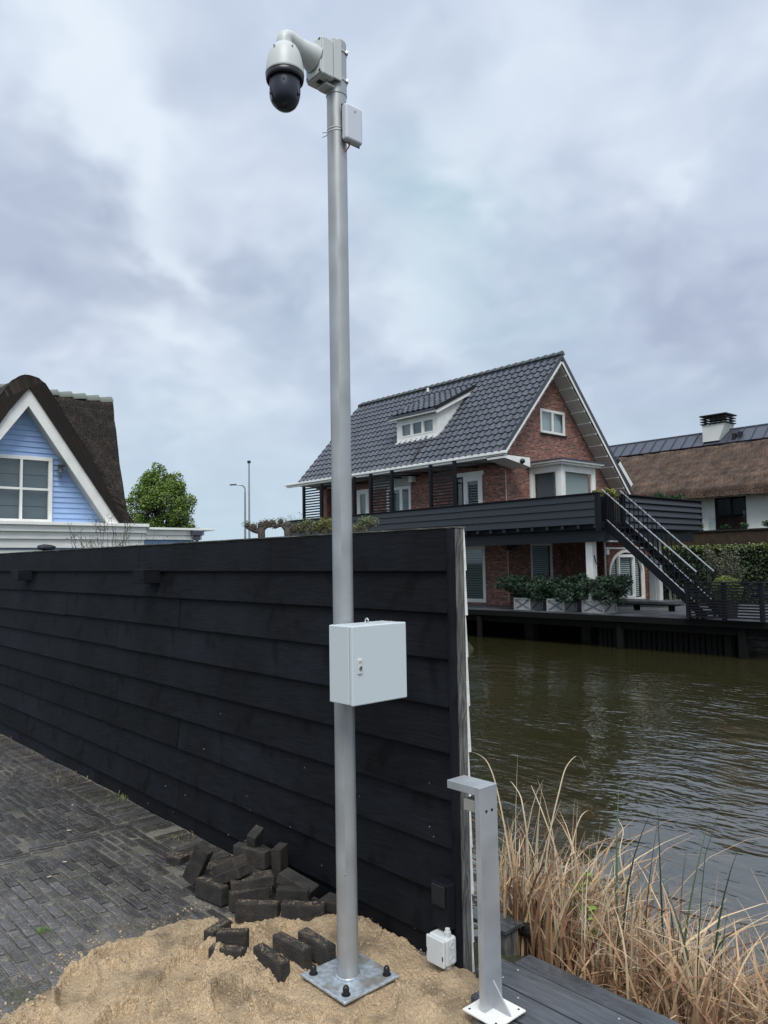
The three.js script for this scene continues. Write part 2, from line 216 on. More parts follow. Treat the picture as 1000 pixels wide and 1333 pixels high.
// bar between two points with a rectangular section
function bar(p, q, w, h, bev = 0) {
  const l = p.distanceTo(q), g0 = bev ? new RoundedBoxGeometry(w, h, l, 1, bev) : new THREE.BoxGeometry(w, h, l), g = metre(g0, 2);
  const m = new THREE.Matrix4().lookAt(q, p, Math.abs(q.y - p.y) > 0.999 * l ? V(1, 0, 0) : V(0, 1, 0)); m.setPosition(p.clone().add(q).multiplyScalar(0.5)); g.applyMatrix4(m); return g;
}
function rod(p, q, r, n = 8) { const l = p.distanceTo(q), g = new THREE.CylinderGeometry(r, r, l, n); g.applyQuaternion(new THREE.Quaternion().setFromUnitVectors(V(0, 1, 0), q.clone().sub(p).normalize())); g.translate((p.x + q.x) / 2, (p.y + q.y) / 2, (p.z + q.z) / 2); return metre(g, 1); }
function sweep(points, radii, seg = 20, n = 10) {
  const cv = new THREE.CatmullRomCurve3(points), fr = cv.computeFrenetFrames(seg, false), pos = [], idx = [];
  for (let i = 0; i <= seg; i++) { const t = i / seg, p = cv.getPointAt(t), f = t * (radii.length - 1), k = Math.min(Math.floor(f), radii.length - 2), r = mix(radii[k], radii[k + 1], f - k); for (let j = 0; j < n; j++) { const a = j / n * Math.PI * 2; pos.push(p.x + (fr.normals[i].x * Math.cos(a) + fr.binormals[i].x * Math.sin(a)) * r, p.y + (fr.normals[i].y * Math.cos(a) + fr.binormals[i].y * Math.sin(a)) * r, p.z + (fr.normals[i].z * Math.cos(a) + fr.binormals[i].z * Math.sin(a)) * r); } }
  for (let i = 0; i < seg; i++) for (let j = 0; j < n; j++) { const a = i * n + j, b = i * n + (j + 1) % n, c = a + n, d = b + n; idx.push(a, b, d, a, d, c); }
  for (const [row, e] of [[0, 1], [seg, 0]]) for (let j = 1; j < n - 1; j++) e ? idx.push(row * n, row * n + j + 1, row * n + j) : idx.push(row * n, row * n + j, row * n + j + 1);
  const g = new THREE.BufferGeometry(); g.setAttribute('position', new THREE.Float32BufferAttribute(pos, 3)); g.setIndex(idx); g.computeVertexNormals(); return metre(g, 1);
}
// polygon (with holes) as a slab; axis 'z': a = x, faces +z at c; axis 'x': a = -z... given as z, faces +x at c
function slab(axis, c, pts, thick, holes = []) {
  const f = axis === 'x' ? -1 : 1, mk = (l, P) => { l.forEach(([a, b], i) => (i ? P.lineTo(a * f, b) : P.moveTo(a * f, b))); P.closePath(); return P; };
  const s = mk(pts, new THREE.Shape()); for (const h of holes) s.holes.push(h.isPath ? h : mk(h, new THREE.Path()));
  const g = new THREE.ExtrudeGeometry(s, { depth: thick, bevelEnabled: false, curveSegments: 24 });
  if (axis === 'x') { g.rotateY(Math.PI / 2); g.translate(c - thick, 0, 0); } else g.translate(0, 0, c - thick);
  return metre(g, -1, 0, 0);
}
const rect = (a0, a1, b0, b1) => [[a0, b0], [a1, b0], [a1, b1], [a0, b1]];
// box on a wall plane: a along the wall (x, or z on an x-facing wall), d outwards from the plane
const on = (axis, c) => (a0, a1, b0, b1, d0, d1, bev = 0) => (axis === 'z' ? bx(a0, a1, b0, b1, c + d0, c + d1, bev) : bx(c + d0, c + d1, b0, b1, Math.min(a0, a1), Math.max(a0, a1), bev));
function prismX(profile, x0, x1) { // profile of [z, y] points swept along x
  const s = new THREE.Shape(); profile.forEach(([z, y], i) => (i ? s.lineTo(-z, y) : s.moveTo(-z, y))); s.closePath();
  const g = new THREE.ExtrudeGeometry(s, { depth: x1 - x0, bevelEnabled: false }); g.rotateY(Math.PI / 2); g.translate(x0, 0, 0); return metre(g, 0);
}
function prismZ(profile, z0, z1) { // profile of [x, y] points swept along z
  const s = new THREE.Shape(); profile.forEach(([x, y], i) => (i ? s.lineTo(x, y) : s.moveTo(x, y))); s.closePath();
  const g = new THREE.ExtrudeGeometry(s, { depth: z1 - z0, bevelEnabled: false }); g.translate(0, 0, z0); return metre(g, 2);
}

// ------------------------------------------------------------------ scene objects
const used = new Map(), baseOf = new WeakMap();
const numbered = (n) => { const k = used.get(n) || 0; used.set(n, k + 1); return k ? n + '_' + String(k).padStart(3, '0') : n; };
const flags = (o) => { o.castShadow = true; o.receiveShadow = true; return o; };
function thing(name, label, category, [x, y, z] = [0, 0, 0], group) {
  const o = new THREE.Group(); o.name = numbered(name); o.position.set(x, y, z); o.userData = { label, category }; if (group) o.userData.group = group;
  baseOf.set(o, V(x, y, z)); scene.add(o); return o;
}
function part(parent, name, geo, mat, label) { // geometry in world coordinates (before the thing's own turn)
  const g = Array.isArray(geo) ? merge(geo) : geo, b = baseOf.get(parent); g.translate(-b.x, -b.y, -b.z);
  const m = flags(new THREE.Mesh(g, mat)); m.name = name; baseOf.set(m, b); parent.add(m); if (label) m.userData.label = label; return m;
}
function place(parent, name, geo, mat, matrix) { const b = baseOf.get(parent), m = flags(new THREE.Mesh(geo, mat)); m.name = name; matrix.decompose(m.position, m.quaternion, m.scale); m.position.sub(b); baseOf.set(m, b); parent.add(m); return m; }
function single(name, label, category, geo, mat, [x, y, z] = [0, 0, 0], group) {
  const g = Array.isArray(geo) ? merge(geo) : geo; g.translate(-x, -y, -z); const m = flags(new THREE.Mesh(g, mat)); m.name = numbered(name); m.position.set(x, y, z); m.userData = { label, category }; if (group) m.userData.group = group; baseOf.set(m, V(x, y, z)); scene.add(m); return m;
}
function struct(name, geo, mat, label) { const m = flags(new THREE.Mesh(Array.isArray(geo) ? merge(geo) : geo, mat)); m.name = name; m.userData = { kind: 'structure', label, category: name.replace(/_/g, ' ') }; baseOf.set(m, V(0, 0, 0)); scene.add(m); return m; }
const mat4 = (p, q = new THREE.Quaternion(), s = V(1, 1, 1)) => new THREE.Matrix4().compose(p, q, s);

// window: frame with glass panes; lists cut the width at the fractions cols and the height at rows
function windowOn(parent, axis, c, a0, a1, b0, b1, o = {}) {
  const { name = 'window', frame = 0.07, depth = 0.06, proud = 0.02, cols = [], rows = [], mat = M.whitePaint, back = M.room, backD = 0.3, blind, blindMat = M.blind, sill = false, bar: bw = 0.05, louvre = 0.06 } = o;
  const B = on(axis, c), L = Math.min(a0, a1), R = Math.max(a0, a1), d0 = proud - depth, d1 = proud;
  const g = [B(L, R, b1 - frame, b1, d0, d1, 0.006), B(L, R, b0, b0 + frame, d0, d1, 0.006), B(L, L + frame, b0 + frame, b1 - frame, d0, d1, 0.006), B(R - frame, R, b0 + frame, b1 - frame, d0, d1, 0.006)];
  const xs = [L + frame, ...cols.map((t) => mix(L + frame, R - frame, t)), R - frame], ys = [b0 + frame, ...rows.map((t) => mix(b0 + frame, b1 - frame, t)), b1 - frame];
  cols.forEach((t, i) => g.push(B(xs[i + 1] - bw / 2, xs[i + 1] + bw / 2, b0 + frame, b1 - frame, d0 + 0.004, d1 - 0.004)));
  rows.forEach((t, i) => g.push(B(L + frame, R - frame, ys[i + 1] - bw / 2, ys[i + 1] + bw / 2, d0 + 0.006, d1 - 0.007)));
  const w = part(parent, name, g, mat);
  for (let i = 0; i + 1 < xs.length; i++) for (let j = 0; j + 1 < ys.length; j++) {
    const e = (k, n) => (k === 0 || k === n ? 0 : bw / 2);
    part(w, 'pane', B(xs[i] + e(i, xs.length - 1), xs[i + 1] - e(i + 1, xs.length - 1), ys[j] + e(j, ys.length - 1), ys[j + 1] - e(j + 1, ys.length - 1), d0 + 0.02, d0 + 0.028), M.glass);
  }
  part(w, 'room_back', [B(L, R, b0, b1, d0 - backD, d0 - backD + 0.02), B(L - 0.02, L, b0, b1, d0 - backD, d0), B(R, R + 0.02, b0, b1, d0 - backD, d0), B(L, R, b1, b1 + 0.02, d0 - backD, d0), B(L, R, b0 - 0.02, b0, d0 - backD, d0)], back);
  if (blind) { const s = []; for (let y = b0 + frame + 0.02; y < b1 - frame; y += louvre) s.push(B(L + frame, R - frame, y, y + louvre * 0.72, d0 - 0.07, d0 - 0.05)); const m = part(w, 'blind_slats', s, blindMat); m.userData.kind = 'stuff'; }
  if (sill) part(w, 'sill', B(L - 0.04, R + 0.04, b0 - 0.06, b0 - 0.002, -0.05, 0.07, 0.006), o.sillMat || M.concrete);
  return w;
}
// leaves: folded diamonds spread by a sampler that returns [position, shade 0..1]
function leaves(n, sampler, size, palette, up = 0.4) {
  const pos = [], nor = [], col = [];
  for (let i = 0; i < n; i++) {
    const [p, shade] = sampler(i), s = size * rr(0.65, 1.35), d = V(rr(-1, 1), rr(-0.7, 0.7), rr(-1, 1)).normalize(), nn = V(rr(-1, 1), rr(-1, 1) + up, rr(-1, 1)).normalize(), w = d.clone().cross(nn).normalize(), u2 = w.clone().cross(d);
    const A = p.clone().addScaledVector(d, -s), Bp = p.clone().addScaledVector(d, s), L = p.clone().addScaledVector(w, s * 0.55).addScaledVector(u2, s * 0.22), R = p.clone().addScaledVector(w, -s * 0.55).addScaledVector(u2, s * 0.22);
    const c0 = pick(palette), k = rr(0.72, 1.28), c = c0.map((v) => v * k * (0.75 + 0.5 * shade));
    for (const t of [[A, L, Bp], [A, Bp, R]]) { const q = t[1].clone().sub(t[0]).cross(t[2].clone().sub(t[0])).normalize(); for (const v of t) { pos.push(v.x, v.y, v.z); nor.push(q.x, q.y, q.z); col.push(...c); } }
  }
  const g = new THREE.BufferGeometry(); g.setAttribute('position', new THREE.Float32BufferAttribute(pos, 3)); g.setAttribute('normal', new THREE.Float32BufferAttribute(nor, 3)); g.setAttribute('color', new THREE.Float32BufferAttribute(col, 3)); g.setAttribute('uv', new THREE.Float32BufferAttribute(new Float32Array(pos.length / 3 * 2), 2)); return g;
}
// clumps: list of [centre, radius]; leaves sit in the outer shell of each clump
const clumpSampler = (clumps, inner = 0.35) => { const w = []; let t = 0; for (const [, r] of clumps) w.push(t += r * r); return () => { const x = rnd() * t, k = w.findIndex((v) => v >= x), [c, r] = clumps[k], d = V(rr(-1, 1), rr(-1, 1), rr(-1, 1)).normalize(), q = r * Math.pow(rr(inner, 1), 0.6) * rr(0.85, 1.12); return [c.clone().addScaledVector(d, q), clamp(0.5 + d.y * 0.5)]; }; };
// a ribbon blade along points, width tapering
function blade(pts, w, side, c, cTip, pos, nor, col, widths) {
  const n = pts.length, L = [], R = [], CC = [];
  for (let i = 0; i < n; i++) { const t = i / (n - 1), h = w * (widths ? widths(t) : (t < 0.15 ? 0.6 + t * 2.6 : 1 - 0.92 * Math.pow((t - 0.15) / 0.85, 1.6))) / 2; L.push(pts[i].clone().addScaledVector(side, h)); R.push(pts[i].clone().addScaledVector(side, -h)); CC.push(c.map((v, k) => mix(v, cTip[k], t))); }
  for (let i = 0; i < n - 1; i++) for (const [a, b, d, ka, kb, kd] of [[L[i], R[i], L[i + 1], i, i, i + 1], [R[i], R[i + 1], L[i + 1], i, i + 1, i + 1]]) { const q = b.clone().sub(a).cross(d.clone().sub(a)).normalize(); for (const [v, k] of [[a, ka], [b, kb], [d, kd]]) { pos.push(v.x, v.y, v.z); nor.push(q.x, q.y, q.z); col.push(...CC[k]); } }
}
const raw = (pos, nor, col) => { const g = new THREE.BufferGeometry(); g.setAttribute('position', new THREE.Float32BufferAttribute(pos, 3)); g.setAttribute('normal', new THREE.Float32BufferAttribute(nor, 3)); g.setAttribute('color', new THREE.Float32BufferAttribute(col, 3)); g.setAttribute('uv', new THREE.Float32BufferAttribute(new Float32Array(pos.length / 3 * 2), 2)); return g; };

// ================================================================== THE SETTING
const WATER = -0.8;
const axisLines = (stops) => { const l = []; for (let i = 0; i + 1 < stops.length; i++) { const [a, st] = stops[i], b = stops[i + 1][0], n = Math.max(1, Math.round((b - a) / st)); for (let k = 0; k < n; k++) l.push(a + (b - a) * k / n); } l.push(stops[stops.length - 1][0]); return l; };
function sheet(xs, zs, h) { const pos = [], idx = [], uv = [], W = xs.length; for (const z of zs) for (const x of xs) { pos.push(x, h(x, z), z); uv.push(x, z); } for (let j = 0; j + 1 < zs.length; j++) for (let i = 0; i + 1 < W; i++) { const a = j * W + i, b = a + 1, c = a + W, d = c + 1; idx.push(a, c, b, b, c, d); } const g = new THREE.BufferGeometry(); g.setAttribute('position', new THREE.Float32BufferAttribute(pos, 3)); g.setAttribute('uv', new THREE.Float32BufferAttribute(uv, 2)); g.setIndex(idx); g.computeVertexNormals(); return g; }
function groundHeight(x, z) {
  const left = sstep(-13.2, -14.2, x), edge = mix(-2.62, -15.4, left), t = edge - z;
  if (z < -20.6) return z < -20.9 ? -0.02 : mix(-0.02, -1.7, (z + 20.9) / 0.3);
  const top = x > -2.06 && z < 3 ? mix(-0.035, -0.27, sstep(-2.06, -1.99, x)) : -0.035;
  if (t < 0) return top - (z < edge + 0.4 ? 0 : 0);
  return Math.max(-1.75, top - (x > -2.1 && left < 0.1 ? 0.42 : 0.9) * t - 0.05 * Math.abs(pn(x * 2, z * 2)));
}
struct('ground', sheet(axisLines([[-700, 90], [-60, 6], [-18, 0.5], [-12, 0.8], [-4, 0.15], [2, 1], [30, 12], [90, 90], [700, 1]]), axisLines([[-700, 90], [-60, 6], [-22, 0.3], [-14.5, 0.4], [-12, 1], [-6, 0.15], [-2.2, 0.6], [5, 5], [60, 90], [500, 1]]), groundHeight), M.earth, 'dark green and brown earth of the canal banks and gardens');
struct('canal_water', sheet(axisLines([[-60, 2], [-17, 0.12], [3, 0.8], [60, 1]]), axisLines([[-20.75, 0.12], [-3.0, 0.12], [-2.6, 1]]), (x, z) => { const k = sstep(-19.5, -12, z) * 0.7 + 0.3; return WATER + k * (0.009 * pn(x * 1.1 + z * 0.7, z * 2.4 - x * 0.6, 0, 5) + 0.008 * pn(x * 2.6 + 3, z * 4.4 - x * 1.5, 0, 6)); }), M.water, 'brown green canal water with small wind ripples');
camera.aspect = 0.75; camera.updateProjectionMatrix(); camera.updateMatrixWorld(true);
const seen = (p, m = 1.03) => { const q = p.clone().project(camera); return q.z < 1 && Math.abs(q.x) < m && Math.abs(q.y) < m; };

// sand: signed distance to the outline of the dug-up patch (positive inside)
const sandEdge = [[-2.55, -0.2], [-3.0, -0.72], [-3.15, -0.9], [-3.31, -1.13], [-3.42, -1.42], [-3.37, -1.6], [-3.36, -1.8], [-3.22, -2.0], [-2.98, -2.14], [-2.8, -2.34], [-2.06, -2.34], [-2.0, -2.24], [-1.86, -2.16], [-1.84, -1.9], [-1.8, -0.2]];
function sandDist(x, z) { let d = 1e9, inside = false; for (let i = 0, j = sandEdge.length - 1; i < sandEdge.length; j = i++) { const [xi, zi] = sandEdge[i], [xj, zj] = sandEdge[j], ex = xj - xi, ez = zj - zi, t = clamp(((x - xi) * ex + (z - zi) * ez) / (ex * ex + ez * ez)); d = Math.min(d, Math.hypot(x - xi - t * ex, z - zi - t * ez)); if ((zi > z) !== (zj > z) && x < (xj - xi) * (z - zi) / (zj - zi) + xi) inside = !inside; } return inside ? d : -d; }
const PLATE = V(-2.392, 0, -1.922);
const prints = [[-3.05, -1.12, 0.5], [-2.78, -1.35, 2.2], [-2.9, -1.5, 1.2], [-2.55, -1.5, 0.2], [-3.2, -1.33, 1.7], [-2.35, -1.6, 2.7], [-2.7, -1.12, 0.9], [-2.15, -1.85, 1.0]];
function sandHeight(x, z) {
  const d = sandDist(x, z) + fbm(x * 7, z * 7, 4, 0, 3) * 0.05;
  const k = sstep(-0.06, 0.13, d);
  const crumb = sstep(-0.1, 0.3, fbm(x * 3.2, z * 3.2, 3, 0, 7));
  let h = 0.009 + 0.038 * fbm(x * 3.4, z * 3.4, 3, 0, 8) + crumb * 0.036 * Math.abs(fbm(x * 13, z * 13, 3, 0, 9)) + (0.3 + 0.7 * crumb) * 0.019 * Math.max(-0.35, fbm(x * 36, z * 36, 4, 0, 10)) + 0.004 * fbm(x * 70, z * 70, 2, 0, 11);
  for (const [px, pz, a] of prints) { const c = Math.cos(a), s = Math.sin(a), u = ((x - px) * c + (z - pz) * s) / 0.15, v = ((z - pz) * c - (x - px) * s) / 0.062, r = Math.sqrt(u * u + v * v); if (r < 1.7) h = mix(h, r < 1 ? -0.004 + 0.002 * Math.sin(u * 16) : h + 0.02 * Math.exp(-((r - 1.15) ** 2) * 22), r < 1 ? sstep(1.05, 0.8, r) * 0.85 : 1); }
  h += 0.03 * sstep(0.35, 0, Math.hypot(x + 2.78, z + 2.22)) + 0.03 * sstep(0.2, 0, Math.hypot(x + 2.52, z + 2.24));
  const pd = Math.max(Math.abs(x - PLATE.x), Math.abs(z - PLATE.z)); h = mix(h, 0.004 + h * 0.2, sstep(0.19, 0.13, pd));
  if (x > -2.02) h = mix(h, h * 0.4, sstep(-2.02, -1.93, x));
  return mix(-0.03, h, k);
}
{
  const g = sheet(axisLines([[-3.75, 0.006], [-1.82, 1]]), axisLines([[-2.335, 0.006], [-0.6, 1]]), sandHeight);
  const s = struct('sand', g, M.sand, 'loose yellow building sand spread around the pole foot');
  const clump = new THREE.IcosahedronGeometry(1, 1), cp = clump.attributes.position; for (let i = 0; i < cp.count; i++) { const v = V(0, 0, 0).fromBufferAttribute(cp, i), k = 1 + 0.5 * pn(v.x * 1.7 + 4, v.y * 1.7 + v.z * 1.3); cp.setXYZ(i, v.x * k, v.y * k * 0.75, v.z * k); } clump.computeVertexNormals();
  const N = 2600, im = flags(new THREE.InstancedMesh(clump, S({ color: C(0.46, 0.35, 0.22), roughness: 1 }), N)); im.name = 'sand_crumbs'; im.userData.kind = 'stuff';
  for (let i = 0; i < N; i++) { let x, z; do { x = rr(-3.6, -1.98); z = rr(-2.3, -0.7); } while (sandDist(x, z) < -0.12 + rnd() * 0.1 || fbm(x * 3.2, z * 3.2, 3, 0, 7) < rr(-0.4, 0.2) || Math.max(Math.abs(x - PLATE.x), Math.abs(z - PLATE.z)) < 0.15); const r = 0.0016 + 0.0055 * Math.pow(rnd(), 4); im.setMatrixAt(i, mat4(V(x, Math.max(sandHeight(x, z), 0) + r * 0.25, z), new THREE.Quaternion().setFromEuler(new THREE.Euler(rr(0, 6), rr(0, 6), rr(0, 6))), V(r, r, r))); }
  s.add(im);
}

// the clinker pavement: bedding sheet with every clinker laid in it
{
  const bed = (x, z) => -0.009 + 0.009 * fbm(x * 2.3, z * 2.3, 4, 0, 21) + 0.004 * fbm(x * 17, z * 17, 2, 0, 22) + 0.006 * sstep(-0.4, 0.02, sandDist(x, z)) - 0.03 * sstep(0.05, 0.15, sandDist(x, z));
  const pave = struct('pavement', sheet(axisLines([[-14, 0.15], [-9, 0.025], [-2.3, 1]]), axisLines([[-2.31, 0.025], [-0.4, 0.1], [1.2, 1]]), bed), M.dirt, 'dark clinker brick pavement with dirt in the joints');
  const geos = [0, 1, 2].map((k) => { const g = metre(new RoundedBoxGeometry(0.194, 0.07, 0.0445, 1, 0.005 + k * 0.0015), 0, k * 0.37, k * 0.61); g.translate(0, -0.035, 0); return g; });
  const line = (z) => -4.66 + (z + 1.29) * 0.172, list = [];
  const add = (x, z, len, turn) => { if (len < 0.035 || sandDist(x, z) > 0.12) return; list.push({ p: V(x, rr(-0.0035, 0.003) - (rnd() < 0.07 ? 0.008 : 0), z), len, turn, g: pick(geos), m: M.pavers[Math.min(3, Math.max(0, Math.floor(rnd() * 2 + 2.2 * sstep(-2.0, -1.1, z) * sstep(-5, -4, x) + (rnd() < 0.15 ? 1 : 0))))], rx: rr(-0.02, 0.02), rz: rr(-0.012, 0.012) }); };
  for (let r = 0; r < 62; r++) { const z = -2.045 + r * 0.0525 + rr(-0.001, 0.001), off = (r % 2) * 0.103 + rr(-0.012, 0.012); const xl = line(z);
    for (let k = -60; k < 40; k++) { let a = -5 + k * 0.207 + off, b = a + 0.2; if (a < -13.5 || b > -2.2) continue; if (b > xl - 0.058 && a < xl + 0.058) { if (a < xl - 0.058) b = xl - 0.061; else a = xl + 0.061; } add((a + b) / 2, z, b - a, rr(-0.012, 0.012)); } }
  for (let x = -13.5; x < -2.3; x += 0.0525) add(x, -2.178 + rr(-0.003, 0.003), 0.2, Math.PI / 2 + rr(-0.015, 0.015));
  for (let z = -1.98; z < 1; z += 0.207) for (const s of [-1, 1]) add(line(z) + s * 0.027, z, 0.2, Math.PI / 2 - 0.17 + rr(-0.01, 0.01));
  for (const q of list) q.d = seen(q.p) ? q.p.distanceTo(camera.position) : 1000 + q.p.distanceTo(camera.position);
  list.sort((a, b) => a.d - b.d);
  const mx = (q) => mat4(q.p, new THREE.Quaternion().setFromEuler(new THREE.Euler(q.rx, q.turn, q.rz, 'YXZ')), V(q.len / 0.2, 1, 1));
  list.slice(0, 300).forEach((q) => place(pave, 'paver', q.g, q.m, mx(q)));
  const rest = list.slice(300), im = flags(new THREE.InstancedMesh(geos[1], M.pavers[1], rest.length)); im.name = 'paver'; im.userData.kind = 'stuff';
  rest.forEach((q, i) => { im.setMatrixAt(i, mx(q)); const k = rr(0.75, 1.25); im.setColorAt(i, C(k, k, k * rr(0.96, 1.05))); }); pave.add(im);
  // weeds and moss in the joints
  const pos = [], nor = [], col = [];
  const tuft = (x, z, n, h, r, c) => { for (let i = 0; i < n; i++) { const p = V(x + rr(-r, r), -0.004, z + rr(-r, r)), d = V(rr(-1, 1), rr(0.4, 1.6), rr(-1, 1)).normalize(), l = h * rr(0.5, 1.2); blade([p, p.clone().addScaledVector(d, l * 0.5), p.clone().addScaledVector(d, l).add(V(0, -l * 0.25, 0))], 0.004, V(d.z, 0, -d.x).normalize(), c, sc(c, 1.3), pos, nor, col); } };
  tuft(-6.1, -2.2, 70, 0.06, 0.16, [0.16, 0.14, 0.06]); tuft(-6.5, -2.0, 60, 0.04, 0.2, [0.17, 0.15, 0.08]); tuft(-5.35, -2.24, 60, 0.06, 0.08, [0.13, 0.16, 0.04]); tuft(-5.5, -2.05, 30, 0.03, 0.08, [0.13, 0.15, 0.04]); tuft(-3.66, -1.2, 60, 0.022, 0.03, [0.1, 0.17, 0.03]); tuft(-7.2, -2.0, 120, 0.03, 0.3, [0.17, 0.13, 0.08]); tuft(-4.3, -2.22, 30, 0.035, 0.08, [0.2, 0.16, 0.06]); tuft(-7.9, -2.2, 60, 0.04, 0.15, [0.15, 0.13, 0.06]);
  for (let i = 0; i < 40; i++) tuft(rr(-7, -3.5), rr(-2.2, -1.1), 6, 0.015, 0.02, [0.12, 0.12, 0.05]);
  for (let i = 0; i < 5; i++) tuft(-4.4 + rr(-0.1, 0.1), -2.2, 1, 0.03, 0.03, [0.2, 0.16, 0.06]);
  const w = flags(new THREE.Mesh(raw(pos, nor, col), M.leaf)); w.name = 'weeds'; w.userData.kind = 'stuff'; pave.add(w);
  // pale litter and grit lying on it
  const bits = []; for (let i = 0; i < 200; i++) { const x = rr(-5.4, -3.2), z = rr(-2.2, -0.9); const s = rr(0.001, 0.0032); const g = new THREE.TetrahedronGeometry(s, 1); g.scale(rr(0.7, 1.6), 0.5, rr(0.7, 1.6)); g.translate(x, 0.002, z); bits.push(metre(g)); }
  for (const [x, z] of [[-4.25, -1.42], [-5.4, -1.95], [-4.9, -1.75], [-4.4, -1.55]]) { const g = new THREE.IcosahedronGeometry(0.011, 1); g.scale(1.3, 0.3, 0.5); g.rotateY(rr(0, 3)); g.translate(x, 0.006, z); bits.push(metre(g)); }
  const gm = flags(new THREE.Mesh(merge(bits), S({ color: C(0.42, 0.38, 0.31), roughness: 0.9 }))); gm.name = 'grit'; gm.userData.kind = 'stuff'; pave.add(gm);
}

// ================================================================== BLACK FENCE
{
  const f = thing('plank_fence', 'long black lapped plank fence running away between pavement and canal, with a weathered end post', 'fence', [-2.1, 0, -2.3]);
  f.rotation.z = -0.004;
  const cuts = [1.734, 1.563, 1.391, 1.206, 1.017, 0.832, 0.645, 0.457, 0.27, 0.082, -0.12];
  const joints = [[-5.14, -9.3], [-7.3, -10.4], [-4.53, -6.53, -9.9], [-5.48, -8.8], [-6.9, -10.2], [-5.48, -9.2], [-4.54, -8.1], [-6.6, -9.6], [-4.54, -7.5], [-5.9, -9.4]];
  for (let i = 0; i < 10; i++) {
    const xs = [-14, ...joints[i].slice().sort((a, b) => a - b), -2.181];
    for (let k = 0; k + 1 < xs.length; k++) {
      const yt = cuts[i] + (i ? 0.016 : 0), yb = cuts[i + 1] + rr(-0.003, 0.003), o = rr(-0.0015, 0.0015);
      const g = prismX([[-2.31, yt + rr(-0.002, 0.002)], [-2.302 + o, yt], [-2.281 + o, yb + 0.004], [-2.284 + o, yb], [-2.297, yb]], xs[k] + 0.003, xs[k + 1] - 0.003);
      part(f, 'fence_board', g, pick(M.blackWoods));
    }
  }
  part(f, 'backing', bx(-14, -2.2, -0.1, 1.7, -2.335, -2.314), M.blackPaint);
  part(f, 'corner_board', bx(-2.179, -2.161, -0.1, 1.742, -2.312, -2.277, 0.003), M.blackWood, 'black corner board at the near end');
  // weathered end post, uneven edges
  const pg = new THREE.BoxGeometry(0.034, 1.86, 0.048, 2, 60, 3), pp = pg.attributes.position; for (let i = 0; i < pp.count; i++) { const y = pp.getY(i); pp.setX(i, pp.getX(i) + 0.003 * pn(y * 6, pp.getZ(i) * 40)); pp.setZ(i, pp.getZ(i) + 0.003 * pn(y * 5 + 9, pp.getX(i) * 50)); } pg.computeVertexNormals(); pg.translate(-2.176, 0.81, -2.337);
  part(f, 'end_post', metre(pg, 1), M.greyWood, 'weathered grey end post');
  // white boards on the far side seen end-on
  for (let i = 0; i < 10; i++) { const yt = cuts[i] + 0.012, yb = cuts[i + 1] - 0.004 + rr(-0.01, 0.01); const e = rr(-0.004, 0.004); part(f, 'fence_board', prismX([[-2.363, yt], [-2.363, yb], [-2.382 - e, yb], [-2.372 - e * 0.5, yt]], -14, -2.162 + rr(-0.004, 0.004)), M.weatherWhite, 'white painted board on the canal side'); }
  part(f, 'capping', bx(-14, -2.158, 1.743, 1.749, -2.376, -2.296), M.greyWood);
  // stub ends of joists through the second board
  for (const [x0, x1] of [[-7.66, -7.42], [-4.97, -4.8]]) part(f, 'joist_end', bx(x0 + (x0 < -6 ? 0.03 : 0), x1, 1.485, 1.58, -2.3, -2.17, 0.004), M.blackWood, 'square black joist end sticking out');
  // paint blemishes: a scuffed bare patch and flecks
  const fl = []; for (let i = 0; i < 20; i++) { const x = rr(-5, -2.2), y = Math.pow(rnd(), 1.8) * 1.4 + 0.02, s = rr(0.0007, 0.0022); const row = cuts.findIndex((c, k) => k + 1 < cuts.length && y <= c && y > cuts[k + 1]); const t = (y - cuts[row + 1]) / (cuts[row] - cuts[row + 1]); fl.push(bx(x - s, x + s, y - s * 1.3, y + s * 1.3, -2.296, mix(-2.279, -2.2985, t))); }
  const m = part(f, 'paint_flecks', fl, M.screwGrey); m.userData.kind = 'stuff';
}

